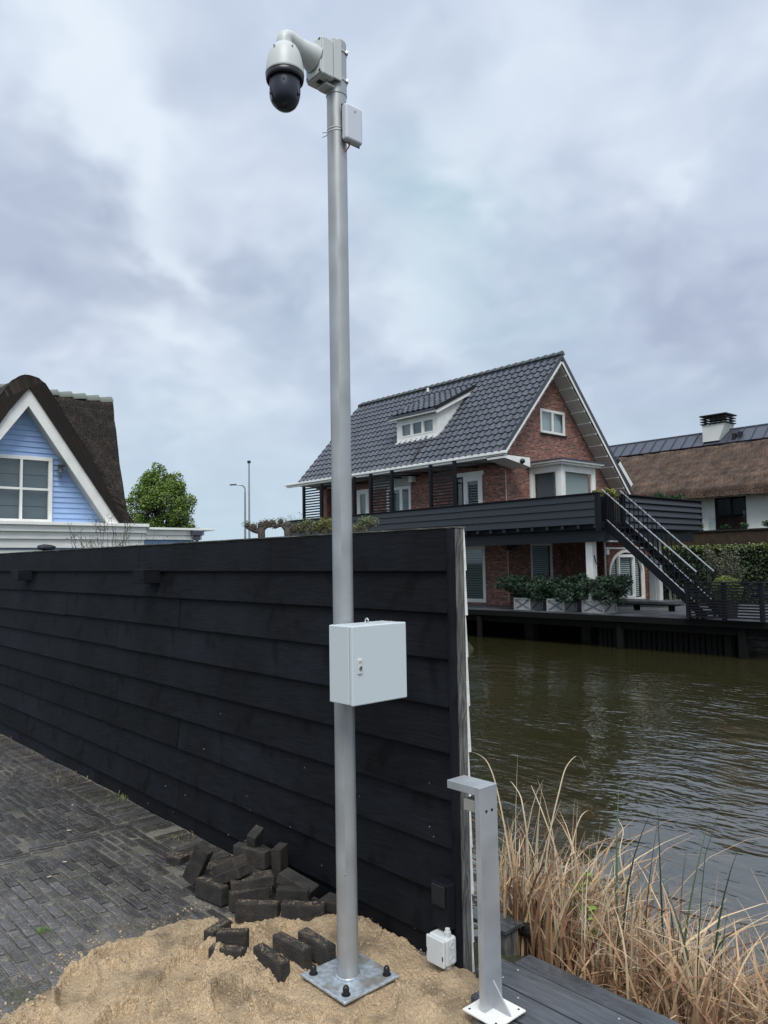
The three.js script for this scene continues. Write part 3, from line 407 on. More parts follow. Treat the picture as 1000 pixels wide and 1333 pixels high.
// ================================================================== CAMERA POLE AND WHAT HANGS ON IT
const PX = -2.392, PZ = -1.912, PR = 0.0405;
{
  const t = thing('camera_pole', 'tall round grey metal pole bolted to a square galvanised foot plate in the sand', 'pole', [PX, 0.03, PZ]);
  part(t, 'tube', [cyl(PR, PR, 3.5, PX, 0.03, PZ, 48)], M.polePaint);
  part(t, 'top_sleeve', [cyl(PR + 0.0025, PR + 0.0025, 0.225, PX, 3.53, PZ, 48), cyl(PR + 0.0025, PR - 0.004, 0.008, PX, 3.755, PZ, 48)], M.polePaint, 'wider sleeve with flat cap at the top of the pole');
  const weld = new THREE.TorusGeometry(PR + 0.003, 0.005, 8, 40); weld.rotateX(Math.PI / 2); weld.translate(PX, 0.034, PZ); part(t, 'weld_collar', metre(weld), M.zinc);
  const pl = bx(PLATE.x - 0.135, PLATE.x + 0.135, 0.018, 0.03, PLATE.z - 0.135, PLATE.z + 0.135, 0.004); part(t, 'foot_plate', pl, M.zinc, 'pale galvanised square foot plate');
  for (const [sx, sz] of [[1, 1], [-1, 1], [1, -1], [-1, -1]]) {
    const x = PLATE.x + sx * 0.1, z = PLATE.z + sz * 0.1, w = cyl(0.017, 0.017, 0.003, x, 0.03, z, 20), nut = cyl(0.0125, 0.0125, 0.012, x, 0.033, z, 6);
    const cap = new THREE.LatheGeometry([[0.0125, 0], [0.0125, 0.006], [0.0105, 0.014], [0.006, 0.019], [0.0001, 0.02]].map(([a, b]) => new THREE.Vector2(a, b)), 16); cap.translate(x, 0.044, z);
    const n = part(t, 'anchor_nut', [nut, metre(cap)], M.blackPlastic); part(n, 'washer', w, M.blackMatte);
  }
  part(t, 'rivet', [cyl(0.004, 0.004, 0.003, 0, 0, 0, 12).rotateX(Math.PI / 2).translate(PX + 0.028, 0.42, PZ + 0.028)], M.steel);
}
{ // dome camera on its bracket
  const ax = PX, az = -1.655, t = thing('security_camera', 'off-white dome security camera with dark ball, on a curved arm at the pole top', 'camera', [PX, 3.6, PZ + PR]);
  part(t, 'pole_bracket', [bx(ax - 0.05, ax + 0.05, 3.57, 3.74, -1.872, -1.86, 0.003), bx(ax - 0.052, ax - 0.044, 3.56, 3.74, -1.9, -1.86, 0.002), bx(ax + 0.044, ax + 0.052, 3.57, 3.74, -1.9, -1.86, 0.002), bx(ax - 0.03, ax + 0.03, 3.545, 3.553, -1.9, -1.835, 0.002)], M.camWhite);
  for (const y of [3.712, 3.59]) { const g = new THREE.CylinderGeometry(PR + 0.006, PR + 0.006, 0.009, 48, 1, true); g.translate(PX, y, PZ); part(t, 'hose_clamp', [metre(g), rod(V(PX + 0.03, y, PZ - 0.032), V(PX + 0.047, y, PZ - 0.02), 0.006, 10)], M.steel); }
  const box = part(t, 'mounting_box', bx(ax - 0.055, ax + 0.055, 3.562, 3.722, -1.858, -1.8, 0.007), M.camWhite);
  for (const [dx, y] of [[-0.043, 3.708], [0.043, 3.708], [-0.043, 3.576], [0.043, 3.576]]) { const g = cyl(0.0065, 0.0065, 0.005, 0, 0, 0, 14); g.rotateX(Math.PI / 2); g.translate(ax + dx, y, -1.798); part(box, 'screw', g, M.steel); }
  part(box, 'drain_plug', bx(ax - 0.01, ax + 0.012, 3.5595, 3.563, -1.835, -1.815), M.blackMatte);
  const arm = new THREE.CatmullRomCurve3([V(ax, 3.645, -1.8), V(ax, 3.656, -1.745), V(ax, 3.668, -1.7), V(ax, 3.673, -1.672), V(ax, 3.66, -1.656), V(ax, 3.615, az)]);
  part(t, 'arm', [sweep(arm.points, [0.056, 0.045, 0.036, 0.032, 0.031, 0.033], 40, 28)], M.camWhite);
  part(t, 'arm_flange', bx(ax - 0.05, ax + 0.05, 3.568, 3.716, -1.802, -1.793, 0.004), M.camWhite);
  const lathe = (p, n = 48) => { const g = new THREE.LatheGeometry(p.map(([a, b]) => new THREE.Vector2(a, b)), n); g.translate(ax, 0, az); return metre(g, 1); };
  part(t, 'housing', lathe([[0.0001, 3.636], [0.034, 3.636], [0.04, 3.633], [0.049, 3.624], [0.0595, 3.605], [0.0675, 3.578], [0.073, 3.548], [0.0755, 3.522], [0.0758, 3.514], [0.072, 3.512], [0.069, 3.526], [0.06, 3.56]]), M.camWhite);
  for (const a of [0.3, 1.5, 2.8]) part(t, 'screw', cyl(0.004, 0.004, 0.006, 0, 0, 0, 10).rotateX(Math.PI / 2).translate(ax + Math.sin(a) * 0.0615, 3.602, az + Math.cos(a) * 0.0615), M.steel);
  part(t, 'collar_ring', lathe([[0.05, 3.535], [0.0735, 3.518], [0.0745, 3.5], [0.072, 3.49], [0.066, 3.488], [0.05, 3.5]]), M.blackPlastic);
  const ball = part(t, 'camera_ball', lathe([[0.055, 3.54], [0.0605, 3.51], [0.0605, 3.45], [0.059, 3.432], [0.0535, 3.41], [0.044, 3.393], [0.03, 3.381], [0.013, 3.3755], [0.0001, 3.375]]), M.navyDome, 'dark camera ball under the housing');
  const win = new THREE.SphereGeometry(0.062, 32, 20, -0.62, 1.3, Math.PI * 0.36, Math.PI * 0.5); win.rotateY(0.75); win.translate(ax, 3.436, az); part(ball, 'lens_window', metre(win), M.lens, 'glossy black lens window');
  for (const s of [-0.95, 1.35]) { const g = new THREE.CapsuleGeometry(0.006, 0.085, 4, 8); g.rotateZ(0.05 * s); g.translate(ax + Math.sin(0.75 + s) * 0.0575, 3.468, az + Math.cos(0.75 + s) * 0.0575); part(ball, 'cheek', metre(g), M.navyDome); }
  for (const [a, y] of [[0.5, 3.492], [1.1, 3.488], [0.9, 3.465]]) part(ball, 'screw', cyl(0.003, 0.003, 0.004, 0, 0, 0, 8).rotateX(Math.PI / 2).rotateY(a).translate(ax + Math.sin(a) * 0.0605, y, az + Math.cos(a) * 0.0605), M.blackMatte);
}
{ // small antenna
  const t = thing('wireless_antenna', 'small flat pale grey antenna box strapped to the pole below the camera', 'antenna', [PX + 0.08, 3.3, -1.93]);
  const x0 = PX + 0.045, x1 = PX + 0.082; part(t, 'body', bx(x0, x1, 3.315, 3.47, -1.985, -1.895, 0.012), M.antenna);
  part(t, 'status_mark', bx(x1 - 0.001, x1 + 0.0008, 3.438, 3.446, -1.946, -1.938), M.beige);
  part(t, 'seam', bx(x0 + 0.008, x0 + 0.0105, 3.3135, 3.4715, -1.9865, -1.8935), M.blackMatte);
  part(t, 'clip', bx(PX + 0.03, x0 + 0.004, 3.37, 3.41, -1.945, -1.9, 0.003), M.beige);
  for (const y of [3.372, 3.384]) { const g = new THREE.CylinderGeometry(PR + 0.002, PR + 0.002, 0.004, 40, 1, true); g.translate(PX, y, PZ); part(t, 'cable_tie', [metre(g), rod(V(PX - 0.03, y, PZ + 0.026), V(PX - 0.052, y - 0.003 + (y - 3.372) * 0.6, PZ + 0.036), 0.002, 6)], M.plastic); }
  part(t, 'cable', sweep([V(PX + 0.062, 3.318, -1.925), V(PX + 0.062, 3.298, -1.924), V(PX + 0.058, 3.286, -1.918), V(PX + 0.052, 3.276, -1.912)], [0.0035, 0.0035, 0.003, 0.003], 12, 8), M.red, 'short dark red cable end');
}
{ // switch cabinet
  const x0 = -2.322, x1 = -2.205, z0 = -2.055, z1 = -1.785, y0 = 1.088, y1 = 1.374, t = thing('control_cabinet', 'light grey metal control cabinet with a keyhole lock, mounted on the pole above the sand', 'cabinet', [x0, y0, -1.92]);
  part(t, 'body', bx(x0, x1, y0, y1, z0, z1, 0.004), M.cabinet);
  const d = part(t, 'door', bx(x1 + 0.004, x1 + 0.022, y0 - 0.002, y1 + 0.001, z0 - 0.001, z1 + 0.001, 0.005), M.cabinet);
  const lk = part(d, 'lock', bx(x1 + 0.021, x1 + 0.027, 1.2, 1.255, -1.829, -1.807, 0.003), M.plastic);
  part(d, 'keyhole', [cyl(0.0075, 0.0075, 0.004, 0, 0, 0, 20).rotateZ(-Math.PI / 2).translate(x1 + 0.0265, 1.222, -1.818)], M.steel);
  part(d, 'key_slot', bx(x1 + 0.03, x1 + 0.0308, 1.2165, 1.2275, -1.8205, -1.8155), M.blackMatte);
  part(d, 'lock_label', bx(x1 + 0.0268, x1 + 0.0274, 1.24, 1.246, -1.824, -1.812), M.beige);
  part(t, 'gasket', bx(x1 - 0.001, x1 + 0.005, y0 + 0.006, y1 - 0.006, z0 + 0.006, z1 - 0.006), M.blackMatte);
  for (const y of [1.13, 1.33]) part(t, 'mount_rail', bx(PX + 0.03, x0 + 0.001, y - 0.015, y + 0.015, -2.0, -1.83, 0.002), M.steel);
  const dr = []; for (let i = 0; i < 150; i++) { const g = new THREE.SphereGeometry(rr(0.0012, 0.0032), 8, 5, 0, 6.3, 0, 1.6); g.scale(1, 0.6, 1); g.translate(rr(x0 + 0.006, x1 + 0.016), y1 + 0.0005, rr(z0 + 0.006, z1 - 0.006)); dr.push(metre(g)); }
  const m = part(t, 'rain_drops', dr, new THREE.MeshPhysicalMaterial({ color: C(0.5, 0.54, 0.55), roughness: 0.05, clearcoat: 1 })); m.userData.kind = 'stuff';
  const ey = new THREE.TorusGeometry(0.009, 0.003, 8, 20); ey.translate(-2.27, y1 + 0.009, -1.93); part(t, 'lifting_eye', metre(ey), M.steel);
}
{ // junction box on the fence
  const t = thing('junction_box', 'small white plastic junction box low on the fence end above the sand', 'junction box', [-2.19, 0.0, -2.24]);
  const b = bx(-2.245, -2.145, 0.04, 0.148, -2.262, -2.2, 0.012); part(t, 'body', b, M.plastic);
  part(t, 'lid', bx(-2.243, -2.147, 0.042, 0.146, -2.2, -2.186, 0.006), M.plastic);
  for (const [x, y] of [[-2.238, 0.09], [-2.152, 0.08]]) part(t, 'lid_screw', bx(x - 0.002, x + 0.002, y - 0.008, y + 0.008, -2.187, -2.1845), M.blackMatte);
  for (const y of [0.068, 0.118]) { const g = new THREE.TorusGeometry(0.012, 0.0015, 6, 20); g.rotateY(Math.PI / 2); g.translate(-2.1445, y, -2.232); part(t, 'knockout', metre(g), M.plastic); }
  part(t, 'cable_gland', [cyl(0.014, 0.014, 0.02, -2.165, 0.146, -2.23, 6), cyl(0.011, 0.009, 0.014, -2.165, 0.164, -2.23, 16)], M.plastic);
  part(t, 'cable_gland', [cyl(0.012, 0.014, 0.02, -2.165, 0.022, -2.225, 6), cyl(0.008, 0.011, 0.016, -2.165, 0.007, -2.225, 16)], M.plastic);
  part(t, 'cable', sweep([V(-2.165, 0.02, -2.225), V(-2.165, -0.03, -2.22), V(-2.163, -0.11, -2.222)], [0.007, 0.007], 8, 10), M.screenGrey);
}
{ const t = thing('power_outlet', 'black wall box on the black fence just above the white junction box', 'outlet', [-2.2, 0.2, -2.28]);
  part(t, 'body', bx(-2.255, -2.165, 0.16, 0.335, -2.3, -2.235, 0.005), M.blackPaint); part(t, 'lid', bx(-2.245, -2.175, 0.25, 0.33, -2.235, -2.223, 0.004), M.blackMatte); }

// bollard
{
  const x0 = -1.886, x1 = -1.861, z0 = -2.19, z1 = -2.094, t = thing('bollard_post', 'silver rectangular aluminium post with hooked top arm, standing beside the dark planks', 'post', [-1.88, 0.035, -2.14]);
  part(t, 'shaft', bx(x0, x1, 0.035, 0.8, z0, z1, 0.0025), M.aluPost);
  part(t, 'top_arm', bx(x0 - 0.135, x0 + 0.001, 0.77, 0.8, z0 + 0.001, z1 - 0.001, 0.0025), M.aluPost);
  part(t, 'lamp_head', bx(x0 - 0.062, x0 + 0.001, 0.706, 0.746, z0 + 0.012, z1 - 0.01, 0.002), M.beige, 'dull beige block under the arm');
  for (const z of [-2.128, -2.158]) { const g = cyl(0.0055, 0.0055, 0.002, 0, 0, 0, 18); g.rotateZ(-Math.PI / 2); g.translate(x1 - 0.0008, 0.713, z); part(t, 'screw_hole', g, M.blackMatte); }
  const P = prismZ([[x1 - 0.001, 0.036], [x1 + 0.075, 0.036], [x1 + 0.07, 0.045], [x1 - 0.001, 0.13]], -2.146, -2.14); part(t, 'gusset', P, M.aluPost);
  const base = part(t, 'base_plate', bx(x0 - 0.05, x1 + 0.085, 0.027, 0.035, z0 - 0.025, z1 + 0.035, 0.003), M.weatherWhite, 'dirty white base plate');
  for (const [x, z] of [[x0 - 0.03, z1 + 0.018], [x1 + 0.065, z1 + 0.018], [x1 + 0.065, z0 - 0.008]]) { part(base, 'bolt_hole', cyl(0.0045, 0.0045, 0.001, x, 0.0352, z, 12), M.blackMatte); }
}
// jetty planks
{
  const t = thing('jetty', 'dark grey wet plank jetty at the water edge beside the reeds', 'jetty', [-1.9, 0, -2.4]);
  const zs = [[-2.56, -2.462, -2.03, 0.015], [-2.455, -2.312, -2.1, 0.017], [-2.304, -2.163, -1.99, 0.018], [-2.155, -2.012, -1.87, 0.016], [-2.004, -1.86, -1.85, 0.018], [-1.852, -1.71, -1.85, 0.016], [-1.7, -1.56, -1.88, 0.017], [-1.552, -1.41, -1.86, 0.016], [-1.4, -1.26, -1.85, 0.017], [-1.25, -1.11, -1.85, 0.016], [-1.1, -0.96, -1.85, 0.017]];
  for (const [z0, z1, x0, y] of zs) { const p = part(t, 'plank', bx(x0, 1.6, y - 0.045, y + 0.003, z0, z1, 0.004), M.deckWood); for (let x = x0 + 0.12; x < -0.9; x += 0.43) for (const z of [z0 + 0.03, z1 - 0.03]) if (z1 - z0 > 0.12) part(p, 'screw', cyl(0.0045, 0.0045, 0.001, x + rr(-0.012, 0.012), y + 0.0032, z + rr(-0.006, 0.006), 12), M.screwGrey); }
  for (const x of [-1.84, -1.2, -0.4, 0.5]) part(t, 'bearer', bx(x - 0.04, x + 0.04, -0.17, -0.03, -2.53, -1.0), M.darkTimber);
  for (const x of [-1.78, -0.5, 0.8]) part(t, 'post', bx(x - 0.05, x + 0.05, -1.2, -0.03, -2.53, -2.43), M.darkTimber);
}
{ const t = thing('timber_stub', 'short weathered timber stub with a black pipe end behind the bollard, at the reeds', 'post', [-2.0, 0, -2.62]);
  part(t, 'post', bx(-2.235, -2.17, -0.4, 0.04, -2.66, -2.59, 0.004), M.greyWood); part(t, 'top_board', bx(-2.4, -2.16, 0.04, 0.058, -2.7, -2.57, 0.003), M.deckWood);
  const g = new THREE.CylinderGeometry(0.03, 0.03, 0.2, 24, 1, true); g.rotateZ(Math.PI / 2); g.translate(-2.22, 0.015, -2.72); part(t, 'pipe', metre(g), M.blackPlastic); }

// loose clinkers dug out of the pavement
{
  const R = [
    [-3.587, 0.05, -1.878, -3.504, 0.222, -1.912, 1, 'paving brick leaning steeply against the left side of the brick pile'],
    [-3.502, 0.05, -1.879, -3.302, 0.05, -1.908, 1, 'brown-edged paving brick at the front left foot of the pile'],
    [-3.697, 0.045, -1.994, -3.54, 0.045, -2.05, 0, 'dark paving brick lying behind the steeply leaning one'],
    [-3.507, 0.09, -1.994, -3.344, 0.175, -2.017, 0, 'rear of two parallel paving bricks slanting up to the right in the pile'],
    [-3.414, 0.085, -1.941, -3.248, 0.165, -1.981, 0, 'front of two parallel paving bricks slanting up to the right in the pile'],
    [-3.53, 0.15, -2.095, -3.33, 0.14, -2.166, 1, 'long paving brick lying level across the top of the pile'],
    [-3.46, 0.17, -2.17, -3.42, 0.265, -2.15, 1, 'paving brick standing on end at the very top of the pile'],
    [-3.275, 0.02, -2.199, -3.265, 0.22, -2.19, 1, 'paving brick standing upright against the fence at the back of the pile'],
    [-3.62, 0.12, -2.22, -3.44, 0.1, -2.24, 1, 'paving brick lying against the fence behind the pile top'],
    [-3.285, 0.1, -1.926, -3.203, 0.11, -2.108, 0, 'paving brick with sand-dusted broad face tilted forward amid the pile'],
    [-3.25, 0.045, -1.9, -3.2, 0.045, -2.08, 1, 'paving brick under the broad tilted one, front of the pile'],
    [-3.152, 0.043, -1.876, -3.003, 0.043, -2.006, 1, 'sandy topped paving brick at the pile front, left of two end to end'],
    [-2.998, 0.043, -2.02, -2.843, 0.043, -2.148, 1, 'sandy topped paving brick at the pile front, right of two end to end'],
    [-3.16, 0.13, -2.13, -3.0, 0.07, -2.2, 0, 'sandy paving brick sloping down to the right behind the front row'],
    [-3.11, 0.06, -2.07, -2.985, 0.06, -2.165, 1, 'short paving brick piece wedged behind the front right brick'],
    [-2.93, 0.05, -2.215, -2.85, 0.05, -2.235, 0, 'stub of paving brick poking from sand at the fence foot beside the pole'],
    [-3.0, 0.03, -1.65, -3.05, 0.03, -1.77, 1, 'end-on paving brick half in sand, left one of the small group'],
    [-2.955, 0.045, -1.665, -2.87, 0.045, -1.765, 1, 'upper paving brick in the small group of three half in the sand'],
    [-2.94, 0.004, -1.63, -2.815, 0.004, -1.71, 1, 'lowest paving brick in the small group of three, sunk in the sand'],
    [-2.777, 0.025, -1.752, -2.572, 0.025, -1.748, 1, 'front paving brick of the row of three lying left of the pole foot'],
    [-2.793, 0.028, -1.855, -2.596, 0.028, -1.872, 1, 'middle paving brick of the row of three lying left of the pole foot'],
    [-2.738, 0.035, -1.945, -2.535, 0.035, -1.945, 1, 'rear paving brick of the row of three, nearest the pole'],
    [-4.02, 0.012, -1.985, -3.93, 0.012, -2.025, 0, 'lone half paving brick on the pavement left of the pile'],
    [-3.58, 0.04, -1.96, -3.42, 0.04, -2.0, 0, 'paving brick at the bottom of the pile under the two slanting ones'],
    [-3.46, 0.1, -2.12, -3.32, 0.06, -2.1, 0, 'paving brick inside the pile between the slanting pair and the upright one'],
  ];
  for (const [x1, y1, z1, x2, y2, z2, edge, label] of R) {
    const a = V(x1, y1, z1), b = V(x2, y2, z2), l = Math.min(0.2, Math.max(a.distanceTo(b), 0.1)), g = new RoundedBoxGeometry(edge ? 0.05 : 0.085, edge ? 0.085 : 0.05, l, 5, 0.006), p = g.attributes.position;
    for (let i = 0; i < p.count; i++) { const v = V(0, 0, 0).fromBufferAttribute(p, i), n = pn(v.x * 60 + x1 * 40, v.z * 40 + v.y * 50) * 0.005 + pn(v.x * 190 + z1 * 30, v.z * 150 + v.y * 170) * 0.0018; p.setXYZ(i, v.x + n, v.y + n * 0.7, v.z - n); }
    const q = metre(g, 2), m = new THREE.Matrix4().lookAt(b, a, Math.abs(b.y - a.y) > 0.9 * a.distanceTo(b) ? V(0.5, 0.05, 0.9) : V(0, 1, 0)), c = a.clone().add(b).multiplyScalar(0.5); m.setPosition(c); q.applyMatrix4(m);
    single('paving_brick', 'dark ' + label, 'brick', q, pick(M.looseBrick), [c.x, c.y, c.z], 'loose paving bricks by the fence');
  }
  // sand lying on the upper faces of the front bricks
  const spots = []; for (const [x1, y1, z1, x2, y2, z2, edge] of R) if (Math.abs(y1 - y2) < 0.02 && z1 > -2.06) for (let i = 0; i < 220; i++) { const t = rr(0.04, 0.96), n = V(z2 - z1, 0, x1 - x2).normalize(), s = rr(-1, 1) * (edge ? 0.019 : 0.036); if (pn(t * 5 + x1 * 9, s * 60 + z1 * 7) < rr(-0.25, 0.3)) continue; spots.push(V(mix(x1, x2, t) + n.x * s, mix(y1, y2, t) + (edge ? 0.0425 : 0.025), mix(z1, z2, t) + n.z * s)); }
  const g = new THREE.IcosahedronGeometry(1, 0), im = flags(new THREE.InstancedMesh(g, S({ color: C(0.24, 0.18, 0.115), roughness: 1 }), spots.length)); im.name = 'sand_crumbs'; im.userData.kind = 'stuff';
  spots.forEach((p, i) => { const r = rr(0.0008, 0.0026); im.setMatrixAt(i, mat4(p, new THREE.Quaternion().setFromEuler(new THREE.Euler(rr(0, 6), rr(0, 6), 0)), V(r * 1.4, r * 0.7, r * 1.4))); });
  scene.getObjectByName('sand').add(im);
}

// ================================================================== BRICK HOUSE ACROSS THE CANAL
const GXW = -17, GZW = -20.9, RZ = -23.5, RY = 9.15, RS = 1.08;      // gable plane, front plane, ridge line, roof slope
const roofY = (z) => RY - RS * Math.abs(z - RZ);
{
  const h = thing('brick_house', 'red brick house with dark tiled roof, white dormer and bay window across the canal', 'house', [-17, 0, -20.9]);
  const ell = (zc, y0, ys, rx, ry, n = 24) => { const l = [[zc + rx, y0]]; for (let i = 0; i <= n; i++) { const a = i / n * Math.PI; l.push([zc + rx * Math.cos(a), ys + ry * Math.sin(a)]); } l.push([zc - rx, y0]); return l; };
  // gable wall
  part(h, 'gable_wall', slab('x', GXW, [[-20.9, 0], [-28.25, 0], [-28.25, roofY(-28.25) - 0.12], [RZ, RY - 0.12], [-20.9, roofY(-20.9) - 0.12]], 0.28, [rect(-23.47, -22.17, 0.9, 2.26), rect(-25.78, -24.54, 0.9, 2.31), rect(-24.51, -22.98, 6.33, 7.24)]), M.brick);
  part(h, 'front_wall', slab('z', GZW, [[-26, 0], [GXW - 0.28, 0], [GXW - 0.28, 5.12], [-26, 5.12]], 0.28, [rect(-19.7, -18.04, 0.17, 2.2), rect(-19.36, -18.08, 2.66, 4.88), rect(-23.2, -21.78, 2.66, 4.84), rect(-25.08, -24.32, 2.66, 4.75)]), M.brick);
  part(h, 'rear_wall', [bx(-26, GXW - 0.285, 0, roofY(-28.25) - 0.14, -28.25, -28.0), bx(-26, -25.75, 0, 5.1, -28.0, -21.185)], M.brick);
  part(h, 'porch_column', bx(-27.75, -27.2, 0, 5.1, -21.4, -20.9), M.brick, 'brick column at the open corner');
  part(h, 'sill_course', bx(GXW - 0.02, GXW + 0.02, 0.0, 0.42, -28, -20.88), M.brick);
  windowOn(h, 'x', GXW, -22.17, -23.47, 0.9, 2.26, { frame: 0.1, blind: true, proud: 0.0, louvre: 0.075, back: M.room, backD: 0.2 });
  windowOn(h, 'x', GXW, -24.54, -25.78, 0.9, 2.31, { frame: 0.1, blind: true, proud: 0.0, louvre: 0.075, back: M.room, backD: 0.2 });
  windowOn(h, 'x', GXW, -22.98, -24.51, 6.33, 7.24, { frame: 0.1, cols: [0.5], bar: 0.11, proud: 0.01, back: M.curtain, backD: 0.12, sill: true, sillMat: M.concrete });
  windowOn(h, 'z', GZW, -19.7, -18.04, 0.17, 2.2, { frame: 0.13, blind: true, blindMat: M.blindDark, louvre: 0.09, proud: 0.0, backD: 0.2 });
  { const w = windowOn(h, 'z', GZW, -18.98, -18.08, 2.66, 4.74, { name: 'terrace_door', frame: 0.2, proud: 0.02 }); part(w, 'handle', bx(-18.86, -18.83, 3.7, 3.85, -20.87, -20.83), M.steel); }
  windowOn(h, 'z', GZW, -19.36, -18.99, 2.66, 4.74, { frame: 0.05, proud: 0.0, mat: M.blackPaint });
  part(h, 'lintel_board', bx(-19.45, -18.0, 4.74, 4.89, -20.93, -20.87), M.whitePaint);
  windowOn(h, 'z', GZW, -23.2, -21.78, 2.66, 4.68, { name: 'terrace_door', frame: 0.12, cols: [0.62], bar: 0.16, proud: 0.02, back: M.roomGrey });
  part(h, 'fascia_panel', bx(-24.1, -21.75, 4.69, 5.1, -20.93, -20.86), M.soffit, 'pale panel above the terrace doors');
  part(h, 'box_bracket', bx(-21.72, -21.5, 4.78, 5.06, -20.95, -20.7), M.whitePaint);
  windowOn(h, 'z', GZW, -25.08, -24.32, 2.66, 4.75, { name: 'terrace_door', frame: 0.2, proud: 0.03, back: M.roomGrey });
  // bay window
  const bay = part(h, 'bay_window', [bx(GXW, -15.66, 2.66, 3.6, -24.29, -22.26), bx(-15.8, -15.62, 3.6, 4.95, -22.4, -22.22, 0.01), bx(-15.78, -15.62, 3.6, 4.95, -24.32, -24.2, 0.01), bx(GXW, GXW + 0.1, 3.6, 4.95, -22.4, -22.22, 0.01)], M.whitePaint, 'white corner bay window');
  part(bay, 'cornice', [bx(GXW, -15.48, 4.95, 5.02, -24.5, -22.08, 0.008), bx(GXW, -15.4, 5.022, 5.1, -24.58, -22.0, 0.01)], M.whitePaint);
  part(bay, 'flat_roof', bx(GXW, -15.36, 5.102, 5.14, -24.62, -21.96), M.zincRoof);
  part(bay, 'back_wall', [bx(GXW + 0.02, GXW + 0.04, 3.6, 4.95, -24.3, -22.4)], M.roomGrey);
  const bayWin = (axis, c, a0, a1, curtain) => { const B = on(axis, c); part(bay, 'sash', [B(a0, a1, 4.72, 4.95, -0.06, 0.0), B(a0, a1, 3.6, 3.68, -0.06, 0.0), B(a0, a0 + 0.09, 3.68, 4.72, -0.06, 0), B(a1 - 0.09, a1, 3.68, 4.72, -0.06, 0)], M.whitePaint); part(bay, 'pane', B(a0 + 0.09, a1 - 0.09, 3.68, 4.72, -0.05, -0.042), M.glass); part(bay, 'inner_blind', B(a0 + 0.1, a1 - 0.1, 3.66, 4.74, -0.16, -0.15), curtain); };
  bayWin('z', -22.25, -16.9, -15.8, M.screenGrey); bayWin('x', -15.65, -24.2, -22.4, M.curtain);
  part(h, 'terrace_post', bx(-12.5, -12.28, 0.1, 2.13, -19.04, -18.82, 0.01), M.whitePaint, 'white post under the terrace edge'); part(h, 'wall_hook', sweep([V(-12.27, 1.75, -18.9), V(-12.2, 1.5, -18.9), V(-12.15, 1.55, -18.9)], [0.015, 0.015], 8, 6), M.blackMatte);
  // arched garden room under the terrace
  const ax = -15.2, hole = ell(-25.5, 0.12, 1.08, 1.2, 0.9);
  part(h, 'garden_room_wall', slab('x', ax, [[-23.95, 0], [-27.4, 0], [-27.4, 2.44], [-23.95, 2.44]], 0.2, [hole]), M.gravelWall, 'pinkish brick wall with arched door');
  part(h, 'garden_room_side', bx(GXW, ax - 0.2, 0, 2.44, -24.15, -23.95), M.brick);
  const ring = new THREE.Shape(); ell(-25.5, 0.12, 1.08, 1.2, 0.9).forEach(([z, y], i) => (i ? ring.lineTo(-z, y) : ring.moveTo(-z, y))); const inner = new THREE.Path(); ell(-25.5, 0.2, 1.08, 1.1, 0.8).forEach(([z, y], i) => (i ? inner.lineTo(-z, y) : inner.moveTo(-z, y))); ring.holes.push(inner);
  const rg = new THREE.ExtrudeGeometry(ring, { depth: 0.1, bevelEnabled: false }); rg.rotateY(Math.PI / 2); rg.translate(ax - 0.07, 0, 0);
  const arch = part(h, 'arched_door', metre(rg), M.whitePaint, 'white arched garden door'); const BA = on('x', ax);
  part(arch, 'door_leaf', [BA(-25.0, -24.92, 0.2, 1.78, -0.06, 0.035), BA(-26.02, -25.94, 0.2, 1.78, -0.06, 0.035), BA(-25.94, -25.0, 1.7, 1.8, -0.06, 0.035), BA(-25.94, -25.0, 0.2, 0.28, -0.06, 0.035)], M.whitePaint);
  part(arch, 'pane', [BA(-25.94, -25.0, 0.28, 1.7, -0.04, -0.032)], M.glass); part(arch, 'pane', [BA(-24.92, -24.42, 0.2, 1.4, -0.04, -0.032)], M.glass); part(arch, 'pane', [BA(-26.56, -26.02, 0.2, 1.4, -0.04, -0.032)], M.glass);
  { const s = []; for (let y = 0.25; y < 1.7; y += 0.07) for (const [a, b] of [[-24.92, -24.5], [-25.9, -25.05], [-26.5, -26.04]]) s.push(BA(b, a, y, y + 0.042, -0.13, -0.115)); const m = part(arch, 'shutter_slats', s, M.blindWhite); m.userData.kind = 'stuff'; }
  part(arch, 'room_back', BA(-26.8, -24.2, 0.1, 2.1, -0.5, -0.48), M.room);
  part(h, 'awning_box', [BA(-26.9, -24.0, 2.24, 2.4, 0.02, 0.2, 0.03)], M.whitePaint, 'white rolled-up awning'); part(h, 'trim_board', BA(-27.0, -24.0, 2.0, 2.06, -0.01, 0.03), M.whitePaint); part(h, 'downpipe', rod(V(ax + 0.05, 0.1, -24.0), V(ax + 0.05, 2.24, -24.0), 0.035), M.whitePaint);
  part(h, 'alarm_box', BA(-24.25, -24.08, 1.8, 1.98, 0.0, 0.08), M.whitePaint);
  part(h, 'downpipe', rod(V(GXW + 0.03, 0.2, GZW + 0.04), V(GXW + 0.03, 4.8, GZW + 0.04), 0.016), M.soffit, 'thin pale cable pipe at the house corner');
  // roof: boarding, tiles, ridge, gutter
  const X0 = -28, X1 = -16.36, roof = part(h, 'roof', [prismX([[RZ, RY - 0.06], [-19.95, roofY(-19.95) - 0.06], [-19.95, roofY(-19.95) - 0.17], [RZ, RY - 0.19]], X0, X1), prismX([[RZ, RY - 0.06], [RZ, RY - 0.19], [-28.35, roofY(-28.35) - 0.17], [-28.35, roofY(-28.35) - 0.06]], X0, X1)], M.tile2, 'dark tiled roof');
